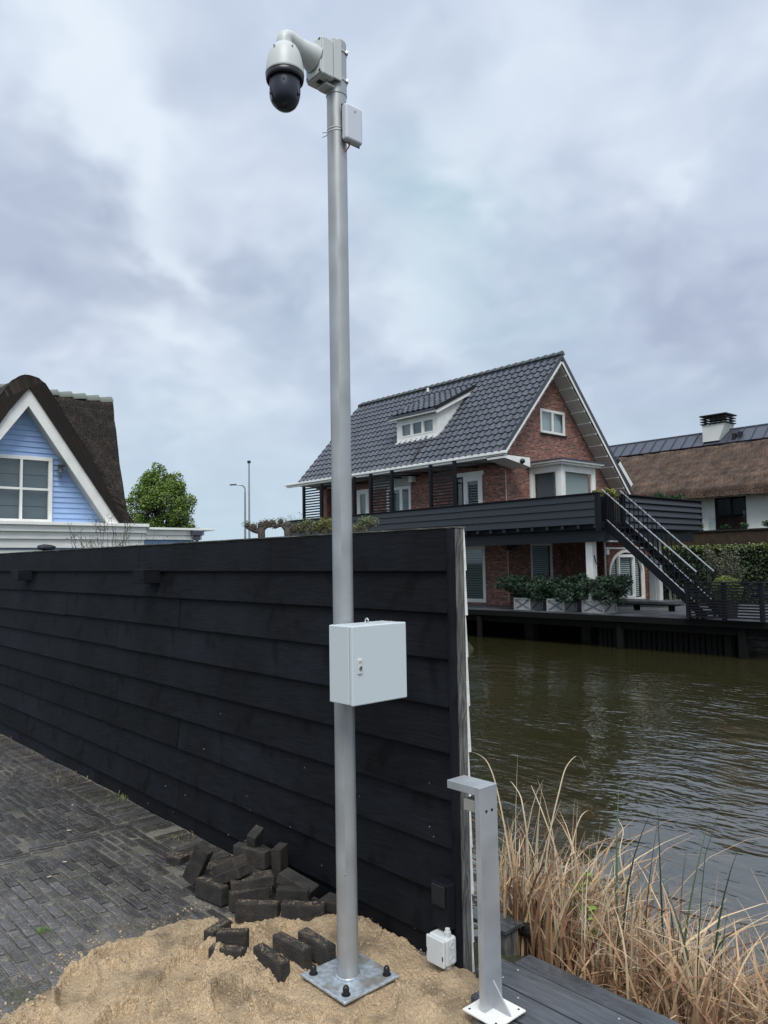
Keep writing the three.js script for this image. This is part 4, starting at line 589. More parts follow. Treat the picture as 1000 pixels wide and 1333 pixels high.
  const tileGeo = (() => { const pos = [], idx = [], n = 10, w = 0.31, L = 0.405, f = (t) => (t < 0.55 ? -0.012 * Math.sin(t / 0.55 * Math.PI) : 0.046 * Math.sin((t - 0.55) / 0.45 * Math.PI)); for (let j = 0; j < 3; j++) for (let i = 0; i <= n; i++) { const t = i / n, hgt = f(t); if (j === 0) pos.push(t * w, hgt + 0.002, 0); if (j === 1) pos.push(t * w, hgt + 0.056, L); if (j === 2) pos.push(t * w, hgt + 0.006, L + 0.004); } for (let j = 0; j < 2; j++) for (let i = 0; i < n; i++) { const a = j * (n + 1) + i; idx.push(a, a + n + 1, a + 1, a + 1, a + n + 1, a + n + 2); } const g = new THREE.BufferGeometry(); g.setAttribute('position', new THREE.Float32BufferAttribute(pos, 3)); g.setIndex(idx); const q = g.toNonIndexed(); q.computeVertexNormals(); return metre(q); })();
  const smoothTile = tileGeo;
  const basis = (o, xd, down) => { const n = down.clone().cross(xd); return new THREE.Matrix4().makeBasis(xd, n, down).setPosition(o); };
  const tl = [], down = V(0, -RS, 1).normalize(), nrm = V(0, 1, RS).normalize();
  const P = (x, s) => V(x, RY - 0.02, RZ).addScaledVector(down, s).addScaledVector(nrm, 0.012);
  for (let r = 0; r < 15; r++) for (let c = 0; c < 39; c++) { const x = X1 - 0.3 * (c + 1) + 0.03, s = 0.06 + r * 0.345, p = P(x, s), q = P(x + 0.15, s + 0.2); if (x < X0 - 0.15) continue; if (q.x > -22.7 && q.x < -20.2 && q.z < -21.0 && q.z > -22.95) continue; tl.push({ m: basis(p, V(1, 0, 0), down), d: q.distanceTo(camera.position) }); }
  tl.sort((a, b) => a.d - b.d);
  const tm = [M.tile, M.tile, M.tile, M.tile2, M.tile3];
  tl.slice(0, 240).forEach((q) => place(roof, 'roof_tile', smoothTile, pick(tm), q.m));
  const im = flags(new THREE.InstancedMesh(smoothTile, M.tile, tl.length - 240)); im.name = 'roof_tile'; im.userData.kind = 'stuff'; const inv = new THREE.Matrix4().makeTranslation(17, 0, 20.9);
  tl.slice(240).forEach((q, i) => { im.setMatrixAt(i, inv.clone().multiply(q.m)); const k = rr(0.8, 1.2); im.setColorAt(i, C(k, k, k)); }); roof.add(im);
  { const b = []; const d2 = V(0, -RS, -1).normalize(); for (let r = 0; r < 15; r++) for (let c = 0; c < 39; c++) { const o = V(X1 - 0.3 * c - 0.0, RY - 0.01, RZ).addScaledVector(d2, 0.06 + r * 0.345).addScaledVector(V(0, 1, -RS).normalize(), 0.012); b.push(basis(o, V(-1, 0, 0), d2)); } const i2 = flags(new THREE.InstancedMesh(smoothTile, M.tile, b.length)); i2.name = 'roof_tile'; i2.userData.kind = 'stuff'; b.forEach((m, i) => i2.setMatrixAt(i, inv.clone().multiply(m))); roof.add(i2); }
  { const rt = new THREE.CylinderGeometry(0.115, 0.14, 0.38, 14, 1, false, 0, Math.PI); rt.rotateZ(Math.PI / 2); rt.rotateX(-Math.PI / 2 * 0); const g = metre(rt); for (let i = 0; i < 33; i++) place(roof, 'ridge_tile', g, M.ridgeTile, mat4(V(X1 - 0.12 - i * 0.352, RY + 0.025, RZ), new THREE.Quaternion().setFromEuler(new THREE.Euler(0, 0, 0.05)))); }
  part(roof, 'ridge_board', bx(X0 + 0.02, X1 - 0.02, RY - 0.14, RY + 0.07, RZ - 0.07, RZ + 0.07), M.tile2);
  part(roof, 'ridge_end', [cyl(0.1, 0.1, 0.06, 0, 0, 0, 18).rotateZ(Math.PI / 2).translate(X1 + 0.04, RY, RZ)], M.ridgeTile);
  part(roof, 'vent_cap', [cyl(0.06, 0.05, 0.16, -23.0, 8.95, -23.2, 12)], M.whitePaint);
  { // dark service pipe down the slope under the dormer
    const o = (x, z) => V(x, roofY(z) + 0.07, z); part(roof, 'service_pipe', [rod(o(-20.95, -21.0), o(-20.75, -20.0), 0.035)], M.blackMatte); }
  // verges on the gable
  const rake = (s, z1) => { const a = V(X1 + 0.01, RY - 0.06, RZ), b = V(X1 + 0.01, roofY(z1) - 0.06, z1); return [a, b]; };
  for (const z1 of [-19.95, -28.4]) { const s = z1 > RZ ? 1 : -1, n = V(0, 1, s * RS).normalize(), [a, b] = rake(s, z1); const off = (v, k) => v.clone().addScaledVector(n, k);
    part(roof, 'verge_strip', bar(off(a, 0.02), off(b, 0.02), 0.05, 0.15), M.tile2); part(roof, 'barge_board', bar(off(a, -0.1), off(b, -0.1), 0.03, 0.09), M.whitePaint);
    const L = a.distanceTo(b), dir = b.clone().sub(a).normalize(), N = s > 0 ? 12 : 13; for (let i = 0; i < N; i++) { const p = a.clone().addScaledVector(dir, 0.16 + (L - 0.16) * i / N), q = a.clone().addScaledVector(dir, 0.16 + (L - 0.16) * (i + 1) / N - 0.012); const mv = (v, e) => off(v, -0.185 - e).setX((X1 + GXW) / 2); const g = bar(mv(p, 0.035), mv(q, 0.0), 0.6, 0.014); const m2 = part(roof, 'soffit_panel', g, M.soffit); const e = off(q, -0.2).setX((X1 + GXW) / 2); part(roof, 'soffit_edge', bar(off(q, -0.2).setX(GXW + 0.02), off(q, -0.2).setX(X1 - 0.02), 0.05, 0.03), M.whitePaint); } }
  part(h, 'gutter', [bx(-29, -16.15, 5.2, 5.3, -19.98, -19.84, 0.02), bx(-28.9, -16.2, 5.12, 5.2, -20.0, -19.9, 0.01)], M.whitePaint, 'white eaves gutter');
  part(h, 'eaves_soffit', bx(-28, GXW, 5.11, 5.14, -20.89, -19.99), M.soffit);
  part(h, 'eaves_end', prismX([[-19.9, 5.16], [-19.9, 5.06], [-21.25, 4.84], [-21.25, 5.16]], -16.98, -16.2), M.whitePaint, 'white boxed end of the eaves');
  part(h, 'porch_soffit', bx(-28, -26, 5.0, 5.1, -28.2, -20.9), M.soffit);
  part(h, 'left_gable', slab('x', -26.0, [[-20.95, 5.1], [-28.2, 4.0], [RZ, RY - 0.25]], 0.2), M.brick);
  // rear dormer edge that shows past the right rake
  part(h, 'rear_verge', [bar(V(-18.45, 6.15, -30.5), V(-18.45, 5.05, -31.65), 0.05, 0.16)], M.tile2); part(h, 'rear_fascia', [bar(V(-18.43, 5.92, -30.62), V(-18.43, 4.98, -31.6), 0.04, 0.2)], M.whitePaint);
  part(h, 'rear_wing', prismX([[-28, 4.2], [-28, 8.0], [-28.6, 8.0], [-31.6, 5.0], [-31.6, 4.2]], -24, -18.5), M.tile2);
  // dormer
  const fz = -20.98, dx0 = -22.62, dx1 = -20.27, dy = (z) => 7.5 + 0.5 * (-20.72 - z), zt = (() => { let z = -21; while (dy(z) < roofY(z) === false && z > -23.4) z -= 0.01; return z; })();
  const dm = part(h, 'dormer', [slab('z', fz, rect(dx0, dx1, 6.42, 7.52), 0.1, [rect(dx0 + 0.24, dx1 - 0.24, 6.64, 7.2)]), ...[dx0, dx1 - 0.08].map((x) => prismX([[fz - 0.1, 6.42], [fz - 0.1, 7.5], [-23.05, dy(-23.05) - 0.1], [-23.0, roofY(-23.0) - 0.1]], x, x + 0.08))], M.whitePaint, 'white roof dormer with three panes');
  { const B = on('z', fz), a0 = dx0 + 0.24, a1 = dx1 - 0.24, w = (a1 - a0) / 3; for (let i = 0; i < 3; i++) { const l = a0 + i * w, r = l + w; part(dm, 'sash', [B(l, r, 7.14, 7.2, -0.07, 0.01), B(l, r, 6.64, 6.7, -0.07, 0.01), B(l, l + 0.06, 6.7, 7.14, -0.07, 0.01), B(r - 0.06, r, 6.7, 7.14, -0.07, 0.01)], M.whitePaint); part(dm, 'pane', B(l + 0.06, r - 0.06, 6.7, 7.14, -0.05, -0.042), M.glass); part(dm, 'inner_blind', B(l, r, 6.6, 7.2, -0.14, -0.13), i === 1 ? M.screenGrey : M.roomGrey); } part(dm, 'sill', B(dx0 - 0.02, dx1 + 0.02, 6.4, 6.47, 0.0, 0.07), M.whitePaint); part(dm, 'corner_board', B(dx1 - 0.1, dx1 + 0.01, 6.47, 7.5, 0.0, 0.02), M.whitePaint); }
  part(dm, 'dormer_roof', prismX([[-20.7, 7.49], [-20.7, 7.41], [-23.2, dy(-23.2) - 0.1], [-23.2, dy(-23.2)]], dx0 - 0.22, dx1 + 0.14), M.tile2);
  part(dm, 'verge_strip', [bar(V(dx1 + 0.16, dy(-20.66) + 0.0, -20.66), V(dx1 + 0.16, dy(-23.2) + 0.0, -23.2), 0.05, 0.14)], M.blackMatte); part(dm, 'barge_board', bar(V(dx1 + 0.13, dy(-20.72) - 0.15, -20.72), V(dx1 + 0.13, dy(-23.1) - 0.15, -23.1), 0.05, 0.14), M.whitePaint);
  part(dm, 'front_fascia', bx(dx0 - 0.2, dx1 + 0.12, 7.36, 7.44, -20.78, -20.72), M.whitePaint);
  { const d3 = V(0, -0.5, 1).normalize(), n3 = V(0, 1, 0.5).normalize(); for (let r = 0; r < 8; r++) for (let c = 0; c < 9; c++) { const o = V(dx1 + 0.12 - 0.3 * (c + 1), dy(-23.2), -23.2).addScaledVector(d3, r * 0.345 - 0.1).addScaledVector(n3, 0.012); if (o.y < roofY(o.z) - 0.25 && r < 1) continue; place(dm, 'roof_tile', smoothTile, pick(tm), basis(o, V(1, 0, 0), d3)); } }
}
// small lamps and a dome camera on the house
single('flood_lamp', 'black flood lamp on the brick wall under the terrace, left of the shrub planters', 'lamp', [bx(-17.0, -16.84, 2.0, 2.26, -21.0, -20.8, 0.02), bx(-17.0, -16.78, 2.08, 2.2, -20.96, -20.84, 0.01)], M.blackMatte, [-16.95, 2.0, -20.9]);
single('spot_lamp', 'smaller black spot lamp right of the flood lamp under the terrace', 'lamp', [cyl(0.07, 0.07, 0.14, -16.92, 2.1, -21.25, 14), bx(-17.0, -16.9, 2.14, 2.2, -21.28, -21.22)], M.blackMatte, [-16.95, 2.1, -21.25]);
{ const g = new THREE.SphereGeometry(0.09, 16, 10); g.translate(-16.14, 5.0, -20.75); single('dome_camera', 'small black dome camera on the white boxed eaves end of the brick house', 'camera', metre(g), M.blackPlastic, [-16.14, 5.0, -20.75]); }

// ================================================================== ROOF TERRACE, STAIR, DECK
const TY = 2.66, TF = -18.2, TX = -11.65;
{
  const t = thing('roof_terrace', 'black timber terrace with plank parapet wrapped around the brick house at upper floor height', 'terrace', [-19, 2.4, -19.5]);
  part(t, 'floor', [bx(-26.3, TX - 0.02, TY - 0.2, TY - 0.002, GZW + 0.02, TF - 0.12), bx(GXW + 0.02, TX - 0.02, TY - 0.2, TY - 0.002, -24.0, GZW + 0.02)], M.blackPaint);
  const beams = [bx(-26.3, TX - 0.1, 2.12, 2.44, -18.75, -18.6), bx(TX - 0.45, TX - 0.25, 2.16, 2.44, -24, -18.78)]; part(t, 'edge_beam', beams, M.terraceWood);
  for (let x = -26.0; x < TX; x += 0.527) part(t, 'joist', bx(x - 0.035, x + 0.035, 2.49, 2.575, -20.8, TF + 0.01), M.terraceWood);
  const rows = [3.42, 3.22, 3.01, 2.8, 2.59];
  for (let i = 0; i < 4; i++) { const cuts = [-26.3, -21.4 + (i % 2) * 1.9, -16.2 - (i % 2) * 0.6, TX]; for (let k = 0; k < 3; k++) part(t, 'parapet_board', prismX([[TF - 0.07, rows[i] + 0.01], [TF - 0.04, rows[i] + 0.01], [TF + 0.0, rows[i + 1] + 0.01], [TF - 0.03, rows[i + 1]]], cuts[k] + 0.003, cuts[k + 1] - 0.003), M.terraceWood); }
  part(t, 'capping', [bx(-26.34, TX + 0.03, 3.42, 3.455, TF - 0.14, TF + 0.02, 0.005)], M.blackPaint);
  const z0 = -24.2, z1 = -19.55, rx = [3.42, 3.24, 3.06, 2.87, 2.68, 2.5];
  for (let i = 0; i < 5; i++) part(t, 'parapet_board', prismZ([[TX - 0.07, rx[i] + 0.012], [TX - 0.04, rx[i] + 0.012], [TX + 0.035, rx[i + 1] + 0.012], [TX + 0.0, rx[i + 1]]], z0, z1), M.terraceWood);
  part(t, 'capping', bx(TX - 0.13, TX + 0.05, 3.43, 3.465, z0 - 0.03, z1 + 0.02, 0.005), M.blackPaint);
  part(t, 'corner_post', [bx(TX - 0.1, TX - 0.0, 2.5, 3.43, z0, z0 + 0.1), bx(TX - 0.1, TX + 0.02, 2.4, 3.42, -18.32, -18.2), bx(TX - 0.1, TX, 2.4, 3.42, z1 - 0.02, z1 + 0.08)], M.blackPaint);
  part(t, 'far_end', bx(GXW + 2, TX - 0.12, 2.5, 3.4, z0 - 0.02, z0 + 0.02), M.terraceWood);
  part(t, 'support_post', bx(-13.14, -12.9, 0.1, 2.45, -23.62, -23.38, 0.008), M.render, 'grey white post under the terrace'); part(t, 'support_post', bx(-12.88, -12.78, 0.1, 2.45, -23.6, -23.4, 0.008), M.whitePaint);
  part(t, 'left_end', bx(-26.33, -26.28, 2.5, 3.42, -20.9, -18.25), M.terraceWood);
}
{ // slatted privacy screens on the terrace edge
  const scr = (x0, x1, label, slats = true, top = 4.95) => { const t = thing('slatted_screen', label, 'screen', [(x0 + x1) / 2, 3.45, -18.4], 'slatted screens along the terrace');
    for (const x of [x0, x1]) { part(t, 'post', bx(x - 0.05, x + 0.05, 2.7, top + (x - x0) * 0.02, -18.46, -18.36, 0.005), M.blackMetal); part(t, 'arm', [bar(V(x, top - 0.08, -18.45), V(x, 5.02, -20.85), 0.04, 0.05)], M.blackMetal); }
    if (slats) for (let i = 0; i < 12; i++) { const y = 3.5 + i * 0.107; part(t, 'slat', bx(x0 + 0.05, x1 - 0.05, y, y + 0.052, -18.43, -18.4), M.blackMetal); } };
  scr(-25.5, -24.3, 'open black slatted screen at the left end of the terrace, sky showing through', true, 4.8); scr(-21.3, -20.15, 'black slatted screen in the middle of the terrace in front of the pale doors', true, 4.92); scr(-18.2, -17.1, 'black slatted screen on the terrace just left of the white framed door', true, 4.92);
  const t = thing('pergola_post', 'single thin black post on the terrace edge, partly behind the camera pole', 'post', [-22.3, 3.45, -18.4]); part(t, 'post', bx(-22.31, -22.21, 2.7, 4.9, -18.46, -18.36, 0.005), M.blackMetal); part(t, 'arm', bar(V(-22.26, 4.84, -18.45), V(-22.26, 5.02, -20.85), 0.04, 0.05), M.blackMetal);
}
{ // steep outside stair running down along the canal side
  const t = thing('outside_stair', 'steep black metal stair with thin balusters leading from the terrace down to the deck', 'stair', [-10.3, 0.1, -19]);
  const xt = -11.62, xb = -8.95, yt = 2.58, yb = 0.12, zf = -18.56, zr = -19.5, N = 12, sl = (yt - yb) / (xt - xb);
  for (const z of [zf, zr]) { part(t, 'stringer', [bar(V(xt - 0.05, yt + 0.0, z), V(xb, yb + 0.04, z), 0.04, 0.2)], M.blackMetal); part(t, 'stringer_edge', bar(V(xt, yt + 0.135, z + 0.0), V(xb, yb + 0.175, z + 0.0), 0.03, 0.012), M.railTop); }
  for (let i = 0; i < N; i++) { const f = (i + 0.5) / N, x = mix(xt, xb, f), y = mix(yt, yb, f); part(t, 'tread', bx(x - 0.12, x + 0.13, y - 0.0, y + 0.035, zr + 0.02, zf - 0.02), M.blackMetal); }
  for (const z of [zf, zr]) { part(t, 'handrail', [bar(V(xt - 0.12, yt + 0.98, z), V(-9.14, yb + 0.98 + (-9.14 - xb) * sl, z), 0.028, 0.022)], M.railTop, 'pale topped handrail'); const n = 19; for (let i = 0; i < n; i++) { const x = mix(xt + 0.02, -9.2, i / (n - 1)), y = yt + (x - xt) * sl; part(t, 'baluster', bx(x - 0.011, x + 0.011, y + 0.12, y + 0.96, z - 0.011, z + 0.011), M.blackMetal); } }
  for (const z of [zf, zr]) part(t, 'newel_post', bx(-9.2, -9.14, 0.1, 1.2, z - 0.03, z + 0.03), M.blackMetal);
  part(t, 'landing_gate', [...[0, 1, 2, 3, 4, 5, 6, 7].map((i) => bx(TX - 0.02, TX + 0.0, 2.62, 3.38, zr + 0.06 + i * 0.115, zr + 0.08 + i * 0.115)), bx(TX - 0.03, TX + 0.01, 3.36, 3.4, zr, zf), bx(TX - 0.03, TX + 0.01, 2.6, 2.64, zr, zf)], M.blackMetal);
}
const DY = 0.1;
{ // the deck over the water
  const t = thing('canal_deck', 'wide wooden deck on piles over the canal at the foot of the brick house', 'deck', [-17, 0, -20]);
  for (let z = -18.62; z > -26.2; z -= 0.192) part(t, 'deck_board', bx(-28, -7.42, DY - 0.035, DY, z - 0.184, z, 0), M.farDeck);
  part(t, 'fascia', [bx(-28, -7.4, -0.06, DY - 0.002, -18.62, -18.57)], M.darkTimber); part(t, 'fascia', bx(-7.42, -7.37, -0.1, DY - 0.002, -26, -18.57), M.darkTimber);
  part(t, 'girder', [bx(-28, -7.45, -0.26, -0.06, -18.95, -18.75), bx(-28, -7.45, -0.3, -0.06, -20.4, -20.2)], M.darkTimber);
  for (const [x, z, r] of [[-16.4, -18.66, 0.09], [-11.45, -18.75, 0.1], [-20.5, -18.7, 0.1], [-24, -18.7, 0.1], [-9.8, -19.6, 0.09]]) part(t, 'pile', cyl(r, r * 0.95, 1.5, x, -1.6, z, 14), M.darkTimber);
  for (const [x, z] of [[-13.2, -19.9], [-15.3, -19.9], [-18.4, -19.9]]) part(t, 'concrete_pier', [bx(x - 0.16, x + 0.16, -1.5, -0.3, z - 0.16, z + 0.16, 0.01), bx(x - 0.24, x + 0.24, -0.3, -0.06, z - 0.24, z + 0.24, 0.01)], M.concrete);
  for (const [x, z] of [[-8.15, -18.75], [-8.6, -19.0], [-7.6, -20.4]]) part(t, 'pile', bx(x - 0.09, x + 0.09, -1.6, -0.06, z - 0.09, z + 0.09, 0.008), M.darkTimber);
  let k = 0; for (let x = -12.3; x < -8.75; x += 0.148, k++) part(t, 'skirt_board', bx(x, x + 0.118 - (k % 3) * 0.012, -0.86 - 0.1 * hash(k, 3), -0.16, -19.06, -19.03), M.darkTimber);
  part(t, 'skirt_rail', [bx(-12.4, -8.6, -0.24, -0.16, -19.1, -19.065), bx(-12.4, -8.6, -0.62, -0.56, -19.1, -19.065)], M.darkTimber);
  part(t, 'edge_strip', [bx(-16.3, -12.2, DY, DY + 0.04, -18.7, -18.62), bx(-12.0, -9.3, DY, DY + 0.035, -18.7, -18.62)], M.farDeck);
}
struct('bank_wall', [bx(-60, 60, -1.6, -0.02, -20.75, -20.62)], M.darkTimber, 'dark timber bank wall under the deck');
{ const w = thing('retaining_boards', 'grey horizontal timber boards holding the far bank beside the deck', 'retaining wall', [-6, -0.8, -20.9]); for (let i = 0; i < 5; i++) part(w, 'board', bx(-9.0, 12, -0.9 + i * 0.19, -0.9 + i * 0.19 + 0.175, -20.62 + (i % 2) * 0.004, -20.55 + (i % 2) * 0.008), M.greyWood); }
{ const t = thing('slatted_railing', 'black horizontal slat railing around the right end of the deck', 'railing', [-8.4, 0.1, -18.5]);
  const z = -18.5; for (const x of [-9.36, -8.46, -7.57]) part(t, 'post', bx(x - 0.045, x + 0.045, 0.1, 1.0, z - 0.045, z + 0.045), M.blackPaint);
  for (let i = 0; i < 12; i++) { const y = 0.16 + i * 0.069; part(t, 'slat', bx(-9.32, -7.6, y, y + 0.042, z + 0.046, z + 0.07), M.blackPaint); part(t, 'slat', bx(-7.545, -7.52, y, y + 0.042, -23.5, z), M.blackPaint); }
  part(t, 'top_rail', [bx(-9.4, -7.5, 1.0, 1.03, z - 0.05, z + 0.08, 0.004), bx(-7.58, -7.5, 1.0, 1.03, -23.5, z - 0.05, 0.004)], M.blackPaint);
  for (let i = 1; i < 5; i++) part(t, 'post', bx(-7.63, -7.55, 0.1, 1.0, z - i * 1.2 - 0.04, z - i * 1.2 + 0.04), M.blackPaint);
}
// step, bench and stool under the stair
single('deck_step', 'low wooden step along the garden room on the deck', 'step', [bx(-14.9, -12.2, DY + 0.002, DY + 0.17, -23.9, -22.6, 0.01)], M.farDeck, [-13.5, DY, -23.2]);
{ const t = thing('low_bench', 'long low dark bench lying on the deck in front of the step', 'bench', [-12.2, DY, -20.9]); part(t, 'seat', bx(-13.6, -10.9, DY + 0.16, DY + 0.2, -21.1, -20.8, 0.006), M.darkTimber); for (const x of [-13.4, -12.2, -11.1]) part(t, 'leg', bx(x - 0.05, x + 0.05, DY, DY + 0.16, -21.05, -20.85), M.darkTimber); }
{ const t = thing('stool', 'small pale stool standing under the stair beside the white post', 'stool', [-13.0, 0.1, -24.9]); part(t, 'seat', bx(-13.2, -12.75, 0.56, 0.61, -25.15, -24.75, 0.01), M.soffit); for (const [x, z] of [[-13.17, -25.1], [-12.8, -25.1], [-13.17, -24.8], [-12.8, -24.8]]) part(t, 'leg', bx(x - 0.025, x + 0.025, 0.1, 0.56, z - 0.025, z + 0.025), M.soffit); }

// shrubs in planters
const GREEN = { dark: [[0.018, 0.04, 0.022], [0.025, 0.055, 0.03], [0.014, 0.03, 0.018], [0.04, 0.075, 0.04]], tree: [[0.12, 0.18, 0.028], [0.085, 0.14, 0.03], [0.17, 0.23, 0.035], [0.06, 0.105, 0.03]], low: [[0.02, 0.05, 0.018], [0.03, 0.07, 0.022], [0.015, 0.04, 0.016]], yellow: [[0.2, 0.22, 0.04], [0.14, 0.18, 0.03], [0.24, 0.22, 0.05], [0.1, 0.12, 0.03]], hedge: [[0.05, 0.075, 0.03], [0.07, 0.1, 0.04], [0.035, 0.055, 0.025]], olive: [[0.08, 0.085, 0.05], [0.1, 0.1, 0.06], [0.06, 0.07, 0.04]] };
const names = ['leftmost', 'middle', 'rightmost'];
[[-15.06, 0.62], [-13.84, 0.62], [-12.63, 0.72]].forEach(([x, w], i) => {
  const z = -18.74, t = thing('planter_box', `${names[i]} of the three grey planter boxes with crossed boards at the deck edge`, 'planter', [x + w / 2, DY, z - 0.3], 'planter boxes on the deck');
  const d = 0.62, y0 = DY + 0.02, y1 = 0.5;
  part(t, 'body', [bx(x + 0.02, x + w - 0.02, y0, y1 - 0.02, z - d + 0.02, z - 0.02)], M.planter);
  part(t, 'rim', [bx(x, x + w, y1 - 0.05, y1, z - 0.05, z, 0.004), bx(x, x + w, y1 - 0.05, y1, z - d, z - d + 0.05, 0.004), bx(x + w - 0.05, x + w, y1 - 0.05, y1, z - d + 0.05, z - 0.05, 0.004), bx(x, x + 0.05, y1 - 0.05, y1, z - d + 0.05, z - 0.05, 0.004)], M.planter);
  part(t, 'plinth', [bx(x, x + w, y0, y0 + 0.05, z - 0.05, z, 0.003), bx(x + w - 0.05, x + w, y0, y0 + 0.05, z - d, z - 0.05, 0.003)], M.planter);
  for (const [xx, zz] of [[x + 0.02, z - 0.012], [x + w - 0.02, z - 0.012], [x + w - 0.012, z - d + 0.02]]) part(t, 'corner_post', bx(xx - 0.02, xx + 0.02, y0, y1 - 0.05, zz - 0.02, zz + 0.02), M.planter);
  part(t, 'cross_board', bar(V(x + 0.05, y0 + 0.05, z - 0.012), V(x + w - 0.05, y1 - 0.06, z - 0.012), 0.022, 0.03), M.planterEdge); part(t, 'cross_board', bar(V(x + 0.05, y1 - 0.06, z - 0.014), V(x + w - 0.05, y0 + 0.05, z - 0.014), 0.022, 0.03), M.planterEdge);
  part(t, 'cross_board', bar(V(x + w - 0.012, y0 + 0.05, z - 0.06), V(x + w - 0.012, y1 - 0.06, z - d + 0.05), 0.022, 0.03), M.planterEdge);
  const cl = []; for (let k = 0; k < 44; k++) cl.push([V(x + w / 2 + 0.05 + rr(-0.82, 0.72), rr(0.56, 1.06), z - 0.26 + rr(-0.38, 0.34)), rr(0.15, 0.25)]);
  const s = thing('shrub', `dense dark green shrub growing in the ${names[i]} grey planter box`, 'shrub', [x + w / 2, 0.45, z - 0.3], 'shrubs in the planter boxes');
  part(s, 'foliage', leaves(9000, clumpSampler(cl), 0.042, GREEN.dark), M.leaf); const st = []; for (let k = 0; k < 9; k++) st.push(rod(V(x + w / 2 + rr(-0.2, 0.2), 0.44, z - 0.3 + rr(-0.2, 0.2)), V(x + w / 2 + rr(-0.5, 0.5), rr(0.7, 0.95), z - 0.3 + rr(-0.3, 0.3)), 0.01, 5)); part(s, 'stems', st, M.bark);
});
{ // pot plants up on the terrace
  const p = thing('terrace_pot', 'tall black pot on the terrace corner behind the stair rails', 'pot', [-11.95, TY, -18.9]); part(p, 'pot', [bx(-12.2, -11.72, TY - 0.05, 3.38, -19.15, -18.7, 0.02)], M.blackPaint);
  const s = thing('yellow_shrub', 'low yellow green shrub in the tall black pot at the terrace corner', 'shrub', [-11.95, 3.38, -18.9]); const cl = []; for (let k = 0; k < 14; k++) cl.push([V(-11.98 + rr(-0.3, 0.34), rr(3.42, 3.58), -18.9 + rr(-0.2, 0.2)), rr(0.08, 0.13)]); part(s, 'foliage', leaves(1800, clumpSampler(cl, 0.2), 0.03, [...GREEN.yellow, [0.22, 0.16, 0.05]]), M.leaf);
  const b = thing('round_shrub', 'dark green rounded shrub showing above the right part of the terrace parapet', 'shrub', [-12.3, 2.7, -22.9]); const c2 = []; for (let k = 0; k < 20; k++) c2.push([V(-12.3 + rr(-0.4, 0.4), rr(3.1, 3.52), -22.95 + rr(-0.6, 0.6)), rr(0.14, 0.22)]); part(b, 'foliage', leaves(3000, clumpSampler(c2), 0.04, GREEN.low), M.leaf); part(b, 'pot', bx(-12.6, -12.0, TY - 0.05, 3.1, -23.2, -22.6, 0.02), M.blackPaint);
}

